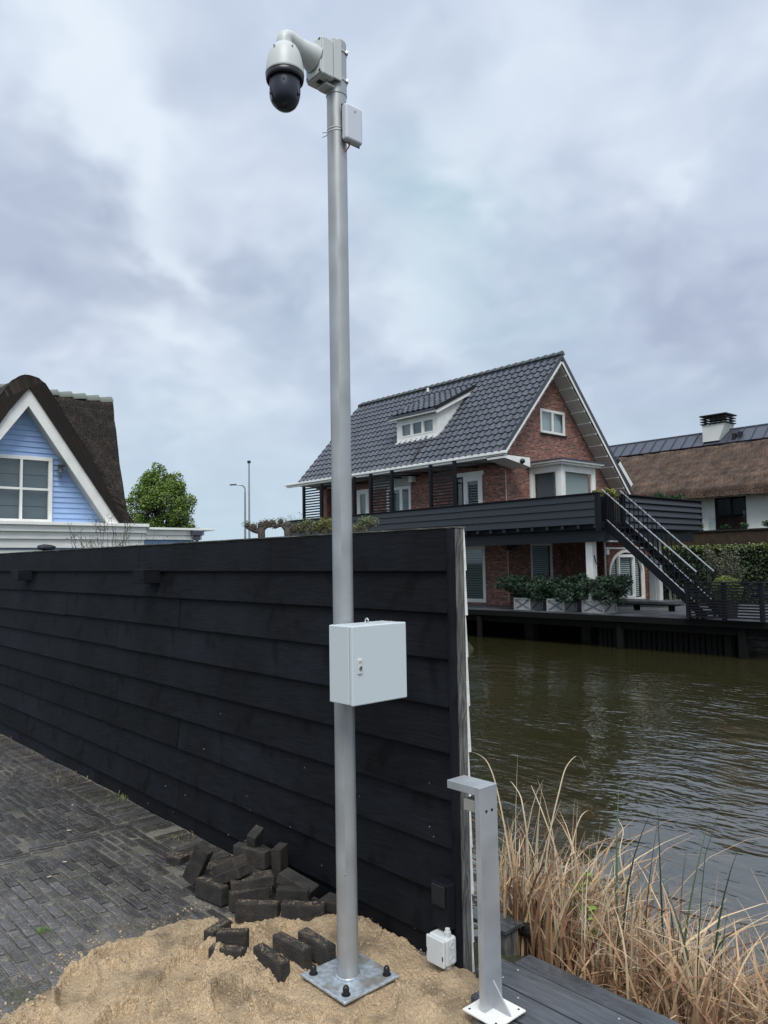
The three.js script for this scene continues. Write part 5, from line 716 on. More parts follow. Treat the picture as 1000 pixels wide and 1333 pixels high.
// ================================================================== GARDEN AND THATCHED HOUSE AT THE RIGHT
{
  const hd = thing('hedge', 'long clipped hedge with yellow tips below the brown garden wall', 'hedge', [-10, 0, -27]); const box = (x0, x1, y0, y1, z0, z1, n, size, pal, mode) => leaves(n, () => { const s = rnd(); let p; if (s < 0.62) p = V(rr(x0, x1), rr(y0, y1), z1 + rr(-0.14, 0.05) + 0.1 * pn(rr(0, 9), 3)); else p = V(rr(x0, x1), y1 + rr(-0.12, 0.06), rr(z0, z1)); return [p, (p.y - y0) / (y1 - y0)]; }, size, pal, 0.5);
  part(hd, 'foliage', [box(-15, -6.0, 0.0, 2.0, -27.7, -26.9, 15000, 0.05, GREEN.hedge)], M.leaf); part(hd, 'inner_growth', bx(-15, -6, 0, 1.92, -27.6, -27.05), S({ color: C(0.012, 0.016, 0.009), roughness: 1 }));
  part(hd, 'young_tips', leaves(2600, () => [V(rr(-15, -6), 2.02 + rr(-0.2, 0.07) * Math.abs(rr(-1, 1)) * 1.5, rr(-27.6, -26.85)), 1], 0.045, GREEN.yellow, 0.8), M.leaf, 'yellow green young tips');
  const w = thing('garden_wall', 'low brown brick garden wall behind the hedge, plants along its top', 'wall', [-9, 0, -30]); part(w, 'wall', bx(-17.5, -3, 0, 2.66, -30.3, -30), S({ color: C(0.3, 0.22, 0.17), map: rep(T.dirt, 1.4), bumpMap: rep(T.brickH, 1.68, 1), bumpScale: 0.01, roughness: 0.95 })); part(w, 'coping', bx(-17.5, -3, 2.66, 2.72, -30.35, -29.95), M.concrete);
  for (const [x, k, l] of [[-14.6, 0.2, 'small yellow green plant on the garden wall nearest the terrace end'], [-13.55, 0.14, 'tiny upright plant on the garden wall below the dark window'], [-12.75, 0.2, 'round green plant on the garden wall right of the dark window centre'], [-11.95, 0.26, 'larger dark plant on the garden wall near the picture edge']]) { const s = thing('wall_plant', l, 'plant', [x, 2.72, -30.1], 'plants on the garden wall'); const cl = []; for (let i = 0; i < 6; i++) cl.push([V(x + rr(-k, k), 2.76 + rr(0, k * 0.7), -30.1 + rr(-0.1, 0.1)), k * 0.5]); part(s, 'foliage', leaves(350, clumpSampler(cl, 0.1), 0.035, l.includes('dark') ? GREEN.low : [...GREEN.yellow, ...GREEN.hedge]), M.leaf); }
  const tw = thing('willow_bush', 'loose grey olive bush in front of the hedge behind the slatted railing', 'bush', [-10.95, 0, -24]); const br = [], tips = []; for (let i = 0; i < 60; i++) { const a = rr(0, 6.28), r = rr(0.15, 0.62), top = V(-10.95 + Math.cos(a) * r, rr(1.0, 1.95), -24 + Math.sin(a) * r); br.push(sweep([V(-10.95 + rr(-0.08, 0.08), 0, -24 + rr(-0.08, 0.08)), V(-10.95 + Math.cos(a) * r * 0.45, top.y * 0.55, -24 + Math.sin(a) * r * 0.45), top], [0.012, 0.008, 0.003], 6, 4)); tips.push(top); }
  part(tw, 'branches', br, M.bark); part(tw, 'foliage', leaves(4200, () => { const t = pick(tips), f = Math.pow(rnd(), 0.7); return [V(mix(-10.95, t.x, 0.25 + f * 0.8) + rr(-0.1, 0.1), mix(0.4, t.y, f) + rr(-0.05, 0.08), mix(-24, t.z, 0.25 + f * 0.8) + rr(-0.1, 0.1)), f]; }, 0.03, GREEN.olive), M.leaf);
  const rb = thing('box_ball', 'rounded yellow green box ball just behind the slatted railing', 'bush', [-8.75, 0.1, -19.4]); part(rb, 'foliage', leaves(3600, () => { const d = V(rr(-1, 1), rr(-0.6, 1), rr(-1, 1)).normalize(), k = rr(0.86, 1.03); return [V(-8.77 + d.x * 0.36 * k, 0.78 + d.y * 0.38 * k, -19.35 + d.z * 0.36 * k), clamp(d.y)]; }, 0.02, [[0.09, 0.12, 0.02], [0.07, 0.1, 0.02], [0.13, 0.15, 0.03]], 0.6), M.leaf); part(rb, 'pot', cyl(0.22, 0.28, 0.45, -8.77, 0.1, -19.35, 20), M.concrete);
  const pt = thing('climber_posts', 'pale thin stake in front of the hedge right of the willow bush', 'stake', [-9.9, 0, -26.6]); part(pt, 'stake', rod(V(-9.9, 0, -26.6), V(-9.95, 2.3, -26.6), 0.035), M.bark);
}
function thatch(profile, x0, x1, nx, mat, amp, axis = 'x') { // closed [a, y] profile lofted along x (or z), roughened
  const P = []; profile.forEach((p, i) => { const q = profile[(i + 1) % profile.length], n = Math.max(1, Math.round(Math.hypot(q[0] - p[0], q[1] - p[1]) / 0.12)); for (let k = 0; k < n; k++) P.push([mix(p[0], q[0], k / n), mix(p[1], q[1], k / n)]); });
  const n = P.length, pos = [], idx = [], uv = []; let acc = [0]; for (let i = 1; i <= n; i++) acc.push(acc[i - 1] + Math.hypot(P[i % n][0] - P[i - 1][0], P[i % n][1] - P[i - 1][1]));
  for (let j = 0; j <= nx; j++) for (let i = 0; i <= n; i++) { const [a, y] = P[i % n], x = mix(x0, x1, j / nx), d = amp * (pn(x * 2.2, acc[i] * 2.2, 0, 4) + 0.6 * pn(x * 7, acc[i] * 7, 0, 5)); const A = a + d * 0.7, Y = y + d; if (axis === 'x') pos.push(x, Y, A); else pos.push(A, Y, x); uv.push(x, acc[i]); }
  const W = n + 1; for (let j = 0; j < nx; j++) for (let i = 0; i < n; i++) { const a = j * W + i, b = a + 1, c = a + W, e = c + 1; idx.push(a, c, b, b, c, e); }
  const tri = THREE.ShapeUtils.triangulateShape(P.map(([a, y]) => new THREE.Vector2(a, y)), []); for (const row of [0, nx]) for (const [a, b, c] of tri) idx.push(row * W + a, row * W + b, row * W + c);
  const g = new THREE.BufferGeometry(); g.setAttribute('position', new THREE.Float32BufferAttribute(pos, 3)); g.setAttribute('uv', new THREE.Float32BufferAttribute(uv, 2)); g.setIndex(idx); g.computeVertexNormals(); return clean(g);
}
{
  const h = thing('thatched_house', 'white house with brown thatched roof, dark zinc ridge and white chimney at the right edge', 'house', [-15, 0, -36]);
  const wz = -34; part(h, 'front_wall', slab('z', wz, rect(-22, -6, 0, 4.6), 0.3, [rect(-15.78, -14.38, 2.86, 4.3)]), M.render); part(h, 'side_wall', [bx(-22, -21.7, 0, 6.5, -39.5, -34.3)], M.render);
  windowOn(h, 'z', wz, -15.78, -14.38, 2.86, 4.3, { frame: 0.07, cols: [0.53], bar: 0.07, proud: -0.05, mat: M.blackPaint, backD: 1.0, depth: 0.08 });
  part(h, 'balustrade_pane', bx(-16.0, -15.15, 2.8, 3.42, -33.86, -33.845), M.glass); part(h, 'balustrade_pane', bx(-15.14, -14.3, 2.8, 3.42, -33.86, -33.845), M.glass); part(h, 'balustrade_pane', bx(-13.4, -11.5, 2.8, 3.42, -33.86, -33.845), M.glass);
  part(h, 'handrail', [rod(V(-16.35, 2.8, -33.8), V(-16.35, 3.25, -33.8), 0.02), rod(V(-16.35, 3.25, -33.8), V(-16.7, 2.9, -33.8), 0.02), rod(V(-16.7, 2.7, -33.8), V(-16.7, 2.9, -33.8), 0.02)], M.steel);
  part(h, 'balcony_edge', bx(-18, -6, 2.62, 2.78, -34, -33.7), M.render);
  part(h, 'inside_lamp', bx(-14.75, -14.6, 3.45, 3.7, -34.6, -34.5), M.beige);
  part(h, 'thatch', thatch([[-33.25, 4.3], [-33.3, 4.72], [-36.0, 7.05], [-36.15, 6.6], [-33.95, 4.52]], -22.6, -4, 110, M.thatchB, 0.05), M.thatchB, 'brown thatch');
  part(h, 'rear_thatch', thatch([[-36.8, 7.4], [-36.85, 7.7], [-40.2, 4.6], [-40.0, 4.3]], -22.6, -4, 20, M.thatchB, 0.05), M.thatchB);
  const a = V(0, 7.0, -35.93), b = V(0, 7.74, -36.78); for (let x = -22.7; x < -6; x += 0.56) { const q = part(h, 'zinc_panel', bar(a.clone().setX(x + 0.27), b.clone().setX(x + 0.27), 0.535, 0.03), M.zincRoof); part(q, 'seam', bar(a.clone().setX(x).add(V(0, 0.03, 0.02)), b.clone().setX(x).add(V(0, 0.03, 0.02)), 0.025, 0.06), M.zincRoof); }
  part(h, 'ridge_cap', [bx(-22.7, -5.5, 7.72, 7.8, -36.95, -36.72, 0.01)], M.zincRoof); part(h, 'drip_edge', bx(-22.7, -5.5, 6.95, 7.02, -35.96, -35.86), M.blackMetal);
  part(h, 'chimney', [prismZ([[-17.13, 7.2], [-16.35, 7.2], [-16.02, 8.0], [-17.13, 8.0]], -37.0, -36.0)], M.render, 'white chimney block');
  for (let i = 0; i < 4; i++) part(h, 'chimney_louvre', i < 3 ? [bx(-17.2, -15.95, 8.03 + i * 0.125, 8.07 + i * 0.125, -36.08, -35.93), bx(-17.2, -15.95, 8.03 + i * 0.125, 8.07 + i * 0.125, -37.07, -36.92), bx(-17.2, -17.05, 8.03 + i * 0.125, 8.07 + i * 0.125, -36.92, -36.08), bx(-16.1, -15.95, 8.03 + i * 0.125, 8.07 + i * 0.125, -36.92, -36.08)] : bx(-17.22, -15.92, 8.41, 8.47, -37.1, -35.92), M.blackMetal);
  for (const [x, z] of [[-16.8, -36.2], [-16.3, -36.2], [-16.8, -36.8], [-16.3, -36.8]]) part(h, 'chimney_rod', rod(V(x, 8.0, z), V(x, 8.42, z), 0.02), M.blackMetal);
  part(h, 'roof_vent', [bx(-15.75, -15.6, 7.1, 7.45, -36.3, -36.05), bx(-15.5, -15.35, 7.15, 7.5, -36.35, -36.1)], M.blackMatte);
}

// ================================================================== BLUE HOUSE AT THE LEFT
{
  const h = thing('blue_house', 'house with pale blue clapboard gable, white barge boards and dark thatch beyond the fence', 'house', [-19, 0, -5.5]);
  const gx = -18.6, ap = V(0, 5.75, -5.52), sl = 1.43, hw = (y) => (ap.y - y) / sl;         // outline of the gable triangle
  part(h, 'gable_backing', slab('x', gx - 0.03, [[ap.z + hw(2.6), 2.6], [ap.z - hw(2.6), 2.6], [ap.z, ap.y]], 0.2, [rect(-6.1, -4.86, 2.74, 4.16)]), M.bluePaint);
  for (let y = 2.68, k = 0; y < 5.5; y += 0.126, k++) { const w = hw(y) - 0.05; const mk = (z0, z1) => part(h, 'clapboard', prismZ([[gx - 0.028, y + 0.135], [gx - 0.02, y + 0.135], [gx + 0.008, y + 0.004], [gx - 0.006, y], [gx - 0.028, y]], z0, z1), M.bluePaint); if (y < 4.14) { mk(ap.z - w, -6.12); mk(-4.84, ap.z + w); } else mk(ap.z - w, ap.z + w); }
  windowOn(h, 'x', gx, -6.16, -4.78, 2.68, 4.22, { frame: 0.085, cols: [0.5], rows: [0.51], bar: 0.05, proud: 0.05, depth: 0.09, back: M.screenGrey, backD: 0.07 });
  { const B = on('x', gx); part(h, 'screen_bars', [B(-6.08, -4.86, 3.06, 3.075, -0.1, -0.085), B(-6.08, -4.86, 3.79, 3.805, -0.1, -0.085)], M.blackMatte); }
  // barge boards, soffit, thatch of the cross gable
  const fx = -18.22, A = V(fx, 5.74, -5.5);
  for (const s of [1, -1]) { const foot = V(fx, 2.55, A.z - s * (A.y - 2.55) / sl), n = V(0, 1, -s * sl).normalize(), n2 = V(0, 1, -s * sl * -1).normalize(); const out = V(0, 1 / sl, -s).normalize(); const off = (v, k) => v.clone().addScaledVector(out, k);
    const so = bar(off(A, -0.2).setX(-18.42), off(foot, -0.2).setX(-18.42), 0.36, 0.03); part(h, 'verge_soffit', so, M.soffit); }
  { const w0 = 0.24 / Math.sin(Math.atan2(1, sl)), y0 = 2.66, e = (y, top) => (top - y) / sl; const ch = []; ch.push([A.z - e(y0, A.y), y0], [A.z, A.y], [A.z + e(y0, A.y), y0], [A.z + e(y0, A.y - w0), y0], [A.z, A.y - w0], [A.z - e(y0, A.y - w0), y0]); part(h, 'barge_board', slab('x', fx, ch, 0.05), M.whitePaint, 'white barge boards'); }
  const o = 0.3, prof = [[A.z - (A.y - 2.68) / sl, 2.68], [A.z, A.y], [A.z + (A.y - 2.68) / sl, 2.68], [A.z + (A.y - 2.68) / sl + 0.36, 2.7], [A.z + 0.36, A.y + 0.12], [A.z + 0.2, A.y + 0.24], [A.z, A.y + 0.29], [A.z - 0.2, A.y + 0.24], [A.z - 0.36, A.y + 0.12], [A.z - (A.y - 2.68) / sl - 0.36, 2.7]];
  part(h, 'cross_thatch', thatch(prof, -22.2, -18.16, 40, M.thatchD, 0.04), M.thatchD, 'dark thatch of the gable');
  const rx = -22.3, ry = 6.5; part(h, 'main_thatch', thatch([[-20.85, 2.66], [-21.1, 2.66], [rx - 0.0, ry - 0.5], [-23.6, 2.5], [-23.9, 2.5], [rx - 0.18, ry - 0.02], [rx, ry + 0.03], [rx + 0.18, ry - 0.02], [-21.6, 4.6]], -9.05, 4, 90, M.thatchD, 0.06, 'z'), M.thatchD, 'dark mossy main thatch roof');
  part(h, 'end_wall', slab('z', -8.7, [[-23.5, 0], [-21.2, 0], [-21.2, 2.6], [-22.3, 6.1], [-23.5, 2.6]], 0.2), M.bluePaint);
  const rt = new THREE.CylinderGeometry(0.17, 0.2, 0.42, 14, 1, false, Math.PI / 2, Math.PI); rt.rotateX(Math.PI / 2); const g = metre(rt); for (let z = -8.85, k = 0; z < 3; z += 0.39, k++) place(h, 'ridge_tile', g, M.mossTile, mat4(V(rx, ry + 0.0, z), new THREE.Quaternion().setFromEuler(new THREE.Euler(0.11, 0, 0))));
  // flat extension with layered white cornice
  const ex = -18.45; part(h, 'extension', [bx(-23, ex - 0.02, 0, 2.3, -9.65, 3)], M.bluePaint);
  part(h, 'cornice', [bx(-23, -18.12, 2.615, 2.69, -8.36, 3, 0.006), bx(-23, -18.2, 2.47, 2.613, -8.32, 3, 0.006), bx(-23, -18.28, 2.3, 2.468, -8.32, 3, 0.006), bx(-23, -18.34, 2.1, 2.298, -8.32, 3, 0.006)], M.whitePaint, 'layered white cornice');
  part(h, 'cornice', [bx(-23, -18.16, 2.555, 2.61, -10.2, -8.365, 0.006), bx(-23, -18.26, 2.43, 2.553, -9.95, -8.325, 0.006), bx(-23, -18.3, 2.31, 2.428, -9.9, -8.325, 0.006)], M.whitePaint, 'lower white cornice');
  part(h, 'rain_hopper', [bx(-18.25, -18.1, 2.42, 2.55, -9.82, -9.55, 0.01), bx(-18.22, -18.13, 2.3, 2.42, -9.76, -9.62, 0.01), rod(V(-18.17, 0, -9.69), V(-18.17, 2.3, -9.69), 0.04)], M.zincRoof);
  windowOn(h, 'x', ex, -5.9, -4.6, 0.9, 2.05, { frame: 0.08, cols: [0.5], proud: 0.05, back: M.curtain, backD: 0.07 }); windowOn(h, 'x', ex, -7.0, -6.0, 0.9, 2.05, { frame: 0.08, proud: 0.05, back: M.curtain, backD: 0.07 });
  const l = thing('wall_lantern', 'small green metal wall lantern beside the window of the blue gable', 'lamp', [gx, 3.9, -6.3]); part(l, 'hood', cyl(0.13, 0.02, 0.05, gx + 0.16, 4.03, -6.3, 14), S({ color: C(0.06, 0.1, 0.09), roughness: 0.5 })); part(l, 'cage', [cyl(0.06, 0.06, 0.16, gx + 0.16, 3.87, -6.3, 10)], M.screenGrey); part(l, 'bracket', [rod(V(gx, 3.82, -6.3), V(gx + 0.16, 3.8, -6.3), 0.018), cyl(0.05, 0.05, 0.06, gx + 0.1, 3.76, -6.3, 10)], S({ color: C(0.1, 0.15, 0.13), roughness: 0.5 }));
}
{ // bare young shrub in front of the cornice
  const t = thing('budding_shrub', 'bare twiggy shrub with first leaves in front of the blue house, above the fence', 'shrub', [-12.8, 0, -5.1]); const br = [], tips = [];
  const rt = V(0.667, 0, -0.745); for (let i = 0; i < 22; i++) { const s = rr(-0.66, 0.76), top = V(-12.8, 0, -5.15).addScaledVector(rt, s + rr(-0.1, 0.14)).setY(rr(1.95, 2.38) + (Math.abs(s) < 0.3 ? 0.2 : 0)), base = V(-12.8, 0, -5.15).addScaledVector(rt, s * 0.35); const midp = base.clone().lerp(top, 0.55).add(V(rr(-0.08, 0.08), 0, rr(-0.08, 0.08))); br.push(sweep([base, midp, top], [0.012, 0.008, 0.0025], 8, 5)); for (let k = 0; k < 5; k++) { const f = rr(0.55, 0.95), p = base.clone().lerp(top, f), q = p.clone().add(V(rr(-0.2, 0.2), rr(0.1, 0.3), rr(-0.2, 0.2))); br.push(sweep([p, p.clone().lerp(q, 0.5).add(V(0, -0.02, 0)), q], [0.005, 0.004, 0.002], 4, 4)); tips.push(q, p); } }
  part(t, 'branches', br, M.bark); part(t, 'leaves', leaves(1500, () => [pick(tips).clone().add(V(rr(-0.06, 0.06), rr(-0.05, 0.06), rr(-0.06, 0.06))), rnd()], 0.013, [[0.12, 0.13, 0.05], [0.09, 0.1, 0.05], [0.15, 0.14, 0.07]]), M.leaf);
}
{ const g = new THREE.IcosahedronGeometry(0.16, 3), p = g.attributes.position; for (let i = 0; i < p.count; i++) { const v = V(0, 0, 0).fromBufferAttribute(p, i), k = 1 + 0.3 * pn(v.x * 14, v.y * 14 + v.z * 9); p.setXYZ(i, v.x * k * 0.72, v.y * k * 0.36, v.z * k * 1.0); } g.computeVertexNormals(); g.translate(-14.55, 2.0, -4.73); single('garden_lamp', 'small lumpy black capped lamp head showing above the fence before the blue house', 'lamp', [metre(g), rod(V(-14.55, 0, -4.73), V(-14.55, 1.95, -4.73), 0.04)], M.blackMatte, [-14.55, 0, -4.73]); }
{ // round tree behind
  const t = thing('leafy_tree', 'bushy light green tree right of the dark thatched roof', 'tree', [-35.9, 0, -17.1]); const cl = [], br = []; const ax = V(0.667, 0, -0.745), az = V(-0.745, 0, -0.667);
  for (let i = 0; i < 210; i++) { const a = rr(0, 6.28), f = rr(0, 1), y = mix(1.7, 6.1, f), R = (f < 0.6 ? 1.95 : 1.95 * Math.sqrt(Math.max(0, 1 - ((f - 0.6) / 0.45) ** 2))) * (0.75 + 0.35 * pn(a * 1.3, f * 4, 0, 3)), r = R * Math.sqrt(rr(0.25, 1)); const c = V(-35.9, y, -17.1).addScaledVector(ax, Math.cos(a) * r + 0.05).addScaledVector(az, Math.sin(a) * r); cl.push([c, rr(0.25, 0.45)]); if (i % 3 === 0) br.push(sweep([V(-35.9, 1.4 + f * 1.2, -17.1), V(-35.9, 1.9 + f * 2, -17.1).lerp(c, 0.5), c], [0.07, 0.04, 0.012], 6, 5)); }
  for (let k = 0; k < 5; k++) cl.push([V(-35.9, 6.2 + k * 0.12, -17.1).addScaledVector(ax, -0.05 + rr(-0.2, 0.2)), 0.22]);
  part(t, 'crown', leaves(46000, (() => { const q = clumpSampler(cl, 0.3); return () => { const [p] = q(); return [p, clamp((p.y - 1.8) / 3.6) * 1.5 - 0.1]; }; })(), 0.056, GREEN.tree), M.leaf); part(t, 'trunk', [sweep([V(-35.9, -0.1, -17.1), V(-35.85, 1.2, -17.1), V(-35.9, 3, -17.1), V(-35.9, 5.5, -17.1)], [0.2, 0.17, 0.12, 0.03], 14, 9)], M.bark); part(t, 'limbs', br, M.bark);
}
{ // lamp post and mast far away
  const l = thing('street_lamp', 'slim grey street lamp with a single arm beyond the fence', 'street lamp', [-50.9, 0, -31.2]); const b = V(-50.9, 0, -31.2), d = V(-0.5, 0, 0.84).normalize(), at = (k, y) => b.clone().addScaledVector(d, k).setY(y); part(l, 'post', [cyl(0.11, 0.07, 7.3, b.x, 0, b.z, 12)], M.alu); part(l, 'arm', [sweep([at(0, 7.2), at(0.02, 7.6), at(0.25, 7.82), at(0.7, 7.85)], [0.06, 0.055, 0.05, 0.045], 14, 8)], M.alu); part(l, 'lamp_head', [bar(at(0.62, 7.86), at(1.15, 7.84), 0.22, 0.09)], M.zincRoof);
  const m = thing('flag_mast', 'tall thin mast with dark tip right beside the street lamp', 'mast', [-50.55, 0, -31.35]); part(m, 'pole', cyl(0.1, 0.06, 9.5, -50.55, 0, -31.35, 12), M.alu); part(m, 'tip', cyl(0.13, 0.13, 0.18, -50.55, 9.5, -31.35, 12), M.blackMatte);
}
// espaliered trees and shrubs in a row behind the fence
{
  const at = (u, y) => { const t = (u - 322) / (490 - 322); return V(mix(-17.28, -15.0, t), y, mix(-10.65, -13.16, t)); }; const L = 'pruned knobbly tree behind the fence, ';
  const rowTree = (u, arms, where, green) => { const b = at(u, 0), t = thing('espalier_tree', L + where, 'tree', [b.x, 0, b.z], 'pruned trees in a row behind the fence'); part(t, 'trunk', sweep([b.clone().setY(-0.1), at(u, 1.2), at(u + 0.5, 2.36), at(u, 2.6)], [0.11, 0.09, 0.085, 0.1], 14, 9), M.bark);
    for (const [du, y, y2] of arms) { part(t, 'arm', sweep([at(u, 2.5), at(u + du * 0.45, y), at(u + du, y2)], [0.075, 0.06, 0.05], 12, 8), M.bark); }
    const kn = [[0, 2.66], ...arms.map(([du, , y2]) => [du, y2 + 0.04]), ...arms.map(([du, y]) => [du * 0.5, y + 0.08])]; const ks = []; for (const [du, y] of kn) { const g = new THREE.IcosahedronGeometry(rr(0.065, 0.095), 2), p = g.attributes.position; for (let i = 0; i < p.count; i++) { const v = V(0, 0, 0).fromBufferAttribute(p, i), k = 1 + 0.5 * pn(v.x * 20 + du, v.y * 20 + v.z * 15); p.setXYZ(i, v.x * k, v.y * k * 1.1, v.z * k); } g.computeVertexNormals(); const q = at(u + du, y); g.translate(q.x, q.y, q.z); ks.push(metre(g)); } part(t, 'knobs', ks, M.bark);
    part(t, 'shoots', leaves(green ? 900 : 420, () => { const [du, y] = pick(kn), q = at(u + du, y), d = V(rr(-1, 1), rr(-0.4, 1), rr(-1, 1)).normalize().multiplyScalar(rr(0.08, green ? 0.22 : 0.15)); return [q.add(d), clamp(d.y * 4)]; }, green ? 0.026 : 0.018, green === 2 ? [...GREEN.yellow, [0.2, 0.17, 0.05]] : green ? [[0.1, 0.13, 0.05], [0.14, 0.17, 0.06], [0.2, 0.22, 0.1]] : [[0.12, 0.12, 0.04], [0.09, 0.1, 0.04]]), M.leaf); };
  rowTree(340, [[-18, 2.52, 2.62], [14, 2.62, 2.66]], 'the one with a bare arm against the sky', 0);
  rowTree(374, [[-17, 2.66, 2.6], [12, 2.5, 2.52]], 'beside the arch of two bare arms', 0);
  rowTree(400, [[-9, 2.5, 2.46], [9, 2.5, 2.5]], 'small leaves, left of the yellow one', 1);
  rowTree(424, [[-7, 2.54, 2.5], [8, 2.56, 2.52]], 'the yellow leaved one beside the camera pole', 2);
  rowTree(474, [[-9, 2.48, 2.44], [9, 2.56, 2.62]], 'the pale green one right of the camera pole', 1);
  const bb = thing('bare_bush', 'thin sparse bush against the sky left of the terrace end', 'bush', [-29.6, 0, -20.9]); const br = [], tp = []; for (let i = 0; i < 26; i++) { const top = V(-29.6 + rr(-0.4, 0.4), rr(3.3, 4.05), -20.9 + rr(-0.5, 0.5)); br.push(sweep([V(-29.6, 0, -20.9), V(-29.6, 1.8, -20.9).lerp(top, 0.4), top], [0.03, 0.015, 0.004], 7, 4)); for (let k = 0; k < 4; k++) tp.push(V(-29.6, 2, -20.9).lerp(top, rr(0.6, 1))); } part(bb, 'branches', br, M.bark); part(bb, 'foliage', leaves(500, () => [pick(tp).clone().add(V(rr(-0.15, 0.15), rr(-0.1, 0.15), rr(-0.15, 0.15))), rnd()], 0.03, GREEN.olive), M.leaf);
}

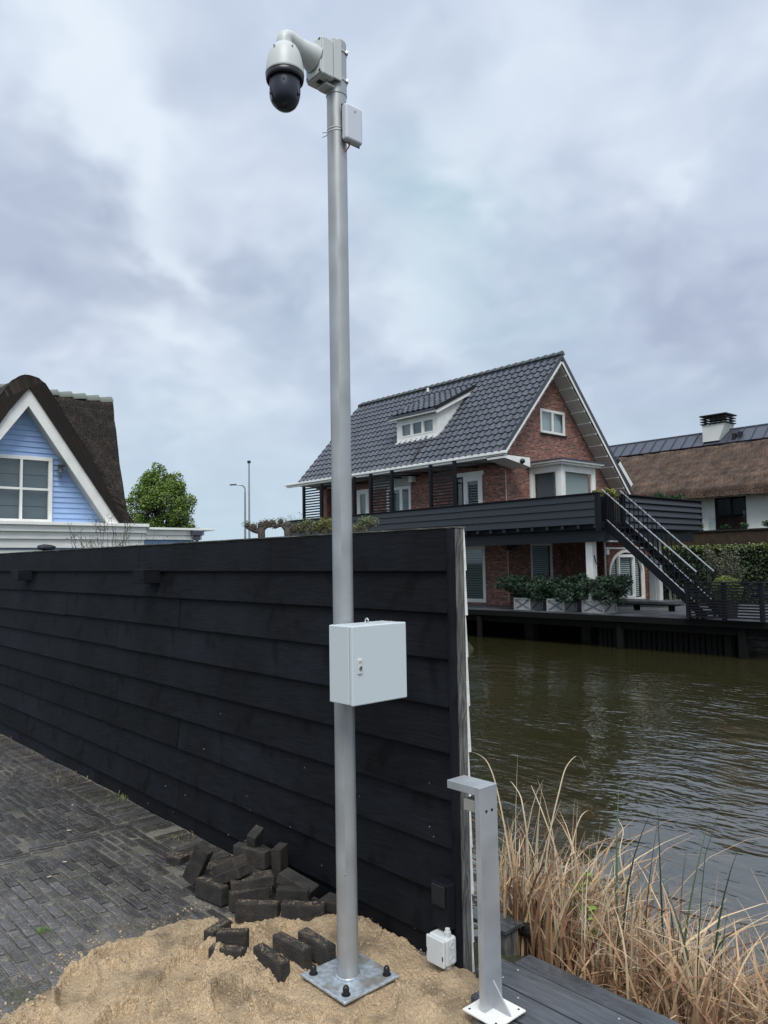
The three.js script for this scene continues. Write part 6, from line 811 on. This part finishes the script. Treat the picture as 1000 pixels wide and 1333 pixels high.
// ================================================================== REEDS
{
  const bank = (x, z) => Math.max(groundHeight(x, z), -1.2);
  const reed = (n, opt) => { const pos = [], nor = [], col = [];
    for (let i = 0; i < n; i++) { let x, z, guard = 0; do { [x, z] = opt.at(); guard++; } while (guard < 30 && opt.dens && rnd() > opt.dens(x, z));
      const y = bank(x, z) - 0.02, h = opt.h(x, z), a = rr(0, 6.28), lean = opt.lean * Math.pow(rnd(), 1.4) * h, dx = Math.cos(a) * lean + opt.wind[0] * h, dz = Math.sin(a) * lean + opt.wind[1] * h, flip = y + h > -9 && z + dz * 1.1 + Math.sin(a) * 0.28 * h > -2.57 ? -1 : 1, bend = rnd() < opt.bent ? rr(0.35, 0.95) : rr(0, 0.18), kink = rr(0.45, 0.85), n2 = 9, pts = [];
      for (let k = 0; k < n2; k++) { const t = k / (n2 - 1), over = Math.max(0, t - kink) / (1 - kink); pts.push(V(x + dx * t * t * 1.0 + Math.cos(a) * over * bend * h * 0.3, y + h * (t - 0.55 * bend * over * over * (1 - kink) * 1.6) + 0, z + flip * (dz * t * t + Math.sin(a) * over * bend * h * 0.3))); }
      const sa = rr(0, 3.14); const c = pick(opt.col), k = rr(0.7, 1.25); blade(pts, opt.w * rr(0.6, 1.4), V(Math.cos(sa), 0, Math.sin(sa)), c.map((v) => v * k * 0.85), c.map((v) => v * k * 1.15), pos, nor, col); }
    return raw(pos, nor, col); };
  const straw = [[0.42, 0.275, 0.15], [0.34, 0.2, 0.105], [0.5, 0.37, 0.23], [0.22, 0.115, 0.06], [0.44, 0.31, 0.185], [0.17, 0.085, 0.045]];
  const pale = [[0.5, 0.42, 0.3], [0.56, 0.48, 0.36], [0.44, 0.36, 0.24]];
  const edge = (x) => -2.6 - 0.06 * pn(x * 3, 1);
  const wedge = (d) => () => { const x = rr(-2.35, 1.3), z = edge(x) - 0.03 - d * Math.pow(rnd(), 0.9); return [x, z]; };
  const dens = (x, z) => clamp(0.4 + 1.1 * pn(x * 2.6 + 4, z * 2.6, 0, 12) + 0.25);
  const all = [
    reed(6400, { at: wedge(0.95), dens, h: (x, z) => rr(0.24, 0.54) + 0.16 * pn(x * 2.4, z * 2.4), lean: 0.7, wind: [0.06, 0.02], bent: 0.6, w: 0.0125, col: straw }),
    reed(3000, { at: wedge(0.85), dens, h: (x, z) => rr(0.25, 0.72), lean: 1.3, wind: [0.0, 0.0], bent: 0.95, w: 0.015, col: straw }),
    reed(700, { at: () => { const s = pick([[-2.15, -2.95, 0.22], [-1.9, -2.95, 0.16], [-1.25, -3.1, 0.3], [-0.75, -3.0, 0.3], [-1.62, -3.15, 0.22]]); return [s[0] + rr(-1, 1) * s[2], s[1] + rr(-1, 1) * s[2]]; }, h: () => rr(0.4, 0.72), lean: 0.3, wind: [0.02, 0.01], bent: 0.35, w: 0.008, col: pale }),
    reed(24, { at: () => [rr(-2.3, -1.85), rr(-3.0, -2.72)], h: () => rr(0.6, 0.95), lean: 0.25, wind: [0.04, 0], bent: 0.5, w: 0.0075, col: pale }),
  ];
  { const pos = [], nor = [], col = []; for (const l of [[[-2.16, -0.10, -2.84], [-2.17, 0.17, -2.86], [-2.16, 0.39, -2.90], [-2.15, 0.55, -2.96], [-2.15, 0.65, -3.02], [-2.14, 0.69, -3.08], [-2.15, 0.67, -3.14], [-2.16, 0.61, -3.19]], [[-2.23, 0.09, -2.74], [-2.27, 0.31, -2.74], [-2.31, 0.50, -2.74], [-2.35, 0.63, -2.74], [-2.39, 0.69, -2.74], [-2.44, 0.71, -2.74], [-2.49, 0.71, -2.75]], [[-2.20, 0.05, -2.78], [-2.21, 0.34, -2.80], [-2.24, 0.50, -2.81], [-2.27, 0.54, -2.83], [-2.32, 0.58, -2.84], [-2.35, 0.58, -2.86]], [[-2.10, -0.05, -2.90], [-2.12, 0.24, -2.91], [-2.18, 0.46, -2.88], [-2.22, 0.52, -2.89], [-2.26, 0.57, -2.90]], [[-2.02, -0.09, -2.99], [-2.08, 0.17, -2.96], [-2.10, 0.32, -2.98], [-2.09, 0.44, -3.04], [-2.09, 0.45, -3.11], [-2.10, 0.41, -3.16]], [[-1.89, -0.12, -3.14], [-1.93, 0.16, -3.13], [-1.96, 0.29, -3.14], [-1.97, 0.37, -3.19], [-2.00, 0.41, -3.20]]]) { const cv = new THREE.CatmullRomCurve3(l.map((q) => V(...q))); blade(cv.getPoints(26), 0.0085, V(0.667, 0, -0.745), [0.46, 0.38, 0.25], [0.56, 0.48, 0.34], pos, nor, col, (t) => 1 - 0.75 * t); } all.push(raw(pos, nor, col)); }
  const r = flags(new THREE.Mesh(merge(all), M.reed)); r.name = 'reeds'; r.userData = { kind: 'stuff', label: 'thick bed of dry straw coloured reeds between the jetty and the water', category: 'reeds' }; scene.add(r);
  const gr = reed(70, { at: () => { const s = pick([[-0.95, -3.6], [-0.8, -3.5], [-0.85, -3.7], [-1.7, -3.0]]); return [s[0] + rr(-0.22, 0.22), s[1] + rr(-0.15, 0.15)]; }, h: () => rr(0.65, 1.2), lean: 0.22, wind: [0.0, 0.0], bent: 0.1, w: 0.011, col: [[0.04, 0.08, 0.035], [0.06, 0.1, 0.04], [0.03, 0.06, 0.03]] });
  const g = flags(new THREE.Mesh(gr, M.reed)); g.name = 'green_reeds'; g.userData = { kind: 'stuff', label: 'dark green young reed blades standing among the dry reeds', category: 'reeds' }; scene.add(g);
  // bright leafy weeds in the reed bed
  for (const [x, y, z, s, n, l] of [[-2.12, -0.02, -2.86, 0.07, 130, 'small bright green weed in the reeds just right of the bollard'], [-1.98, 0.14, -2.9, 0.07, 150, 'upright yellow green weed among the reeds right of the bollard'], [-2.02, -0.24, -2.74, 0.12, 240, 'low dark green weeds at the foot of the reeds beside the jetty corner'], [-1.66, -0.24, -2.78, 0.1, 160, 'green weed tuft between jetty edge and reeds']]) { const t = thing('weed_plant', l, 'weed', [x, y - 0.2, z]); const cl = []; for (let i = 0; i < 9; i++) cl.push([V(x + rr(-s, s) * 0.7, y + rr(-s, s) * (l.includes('upright') ? 2.0 : 0.9), z + rr(-s, s) * 0.6), s * 0.45]); part(t, 'foliage', leaves(n, clumpSampler(cl, 0.1), 0.014, l.includes('dark') ? GREEN.low : [[0.12, 0.24, 0.03], [0.17, 0.28, 0.04], [0.22, 0.27, 0.05]]), M.leaf); part(t, 'stem', rod(V(x, bank(x, z), z), V(x, y + s, z), 0.004, 5), M.bark); }
}

renderer.render(scene, camera);
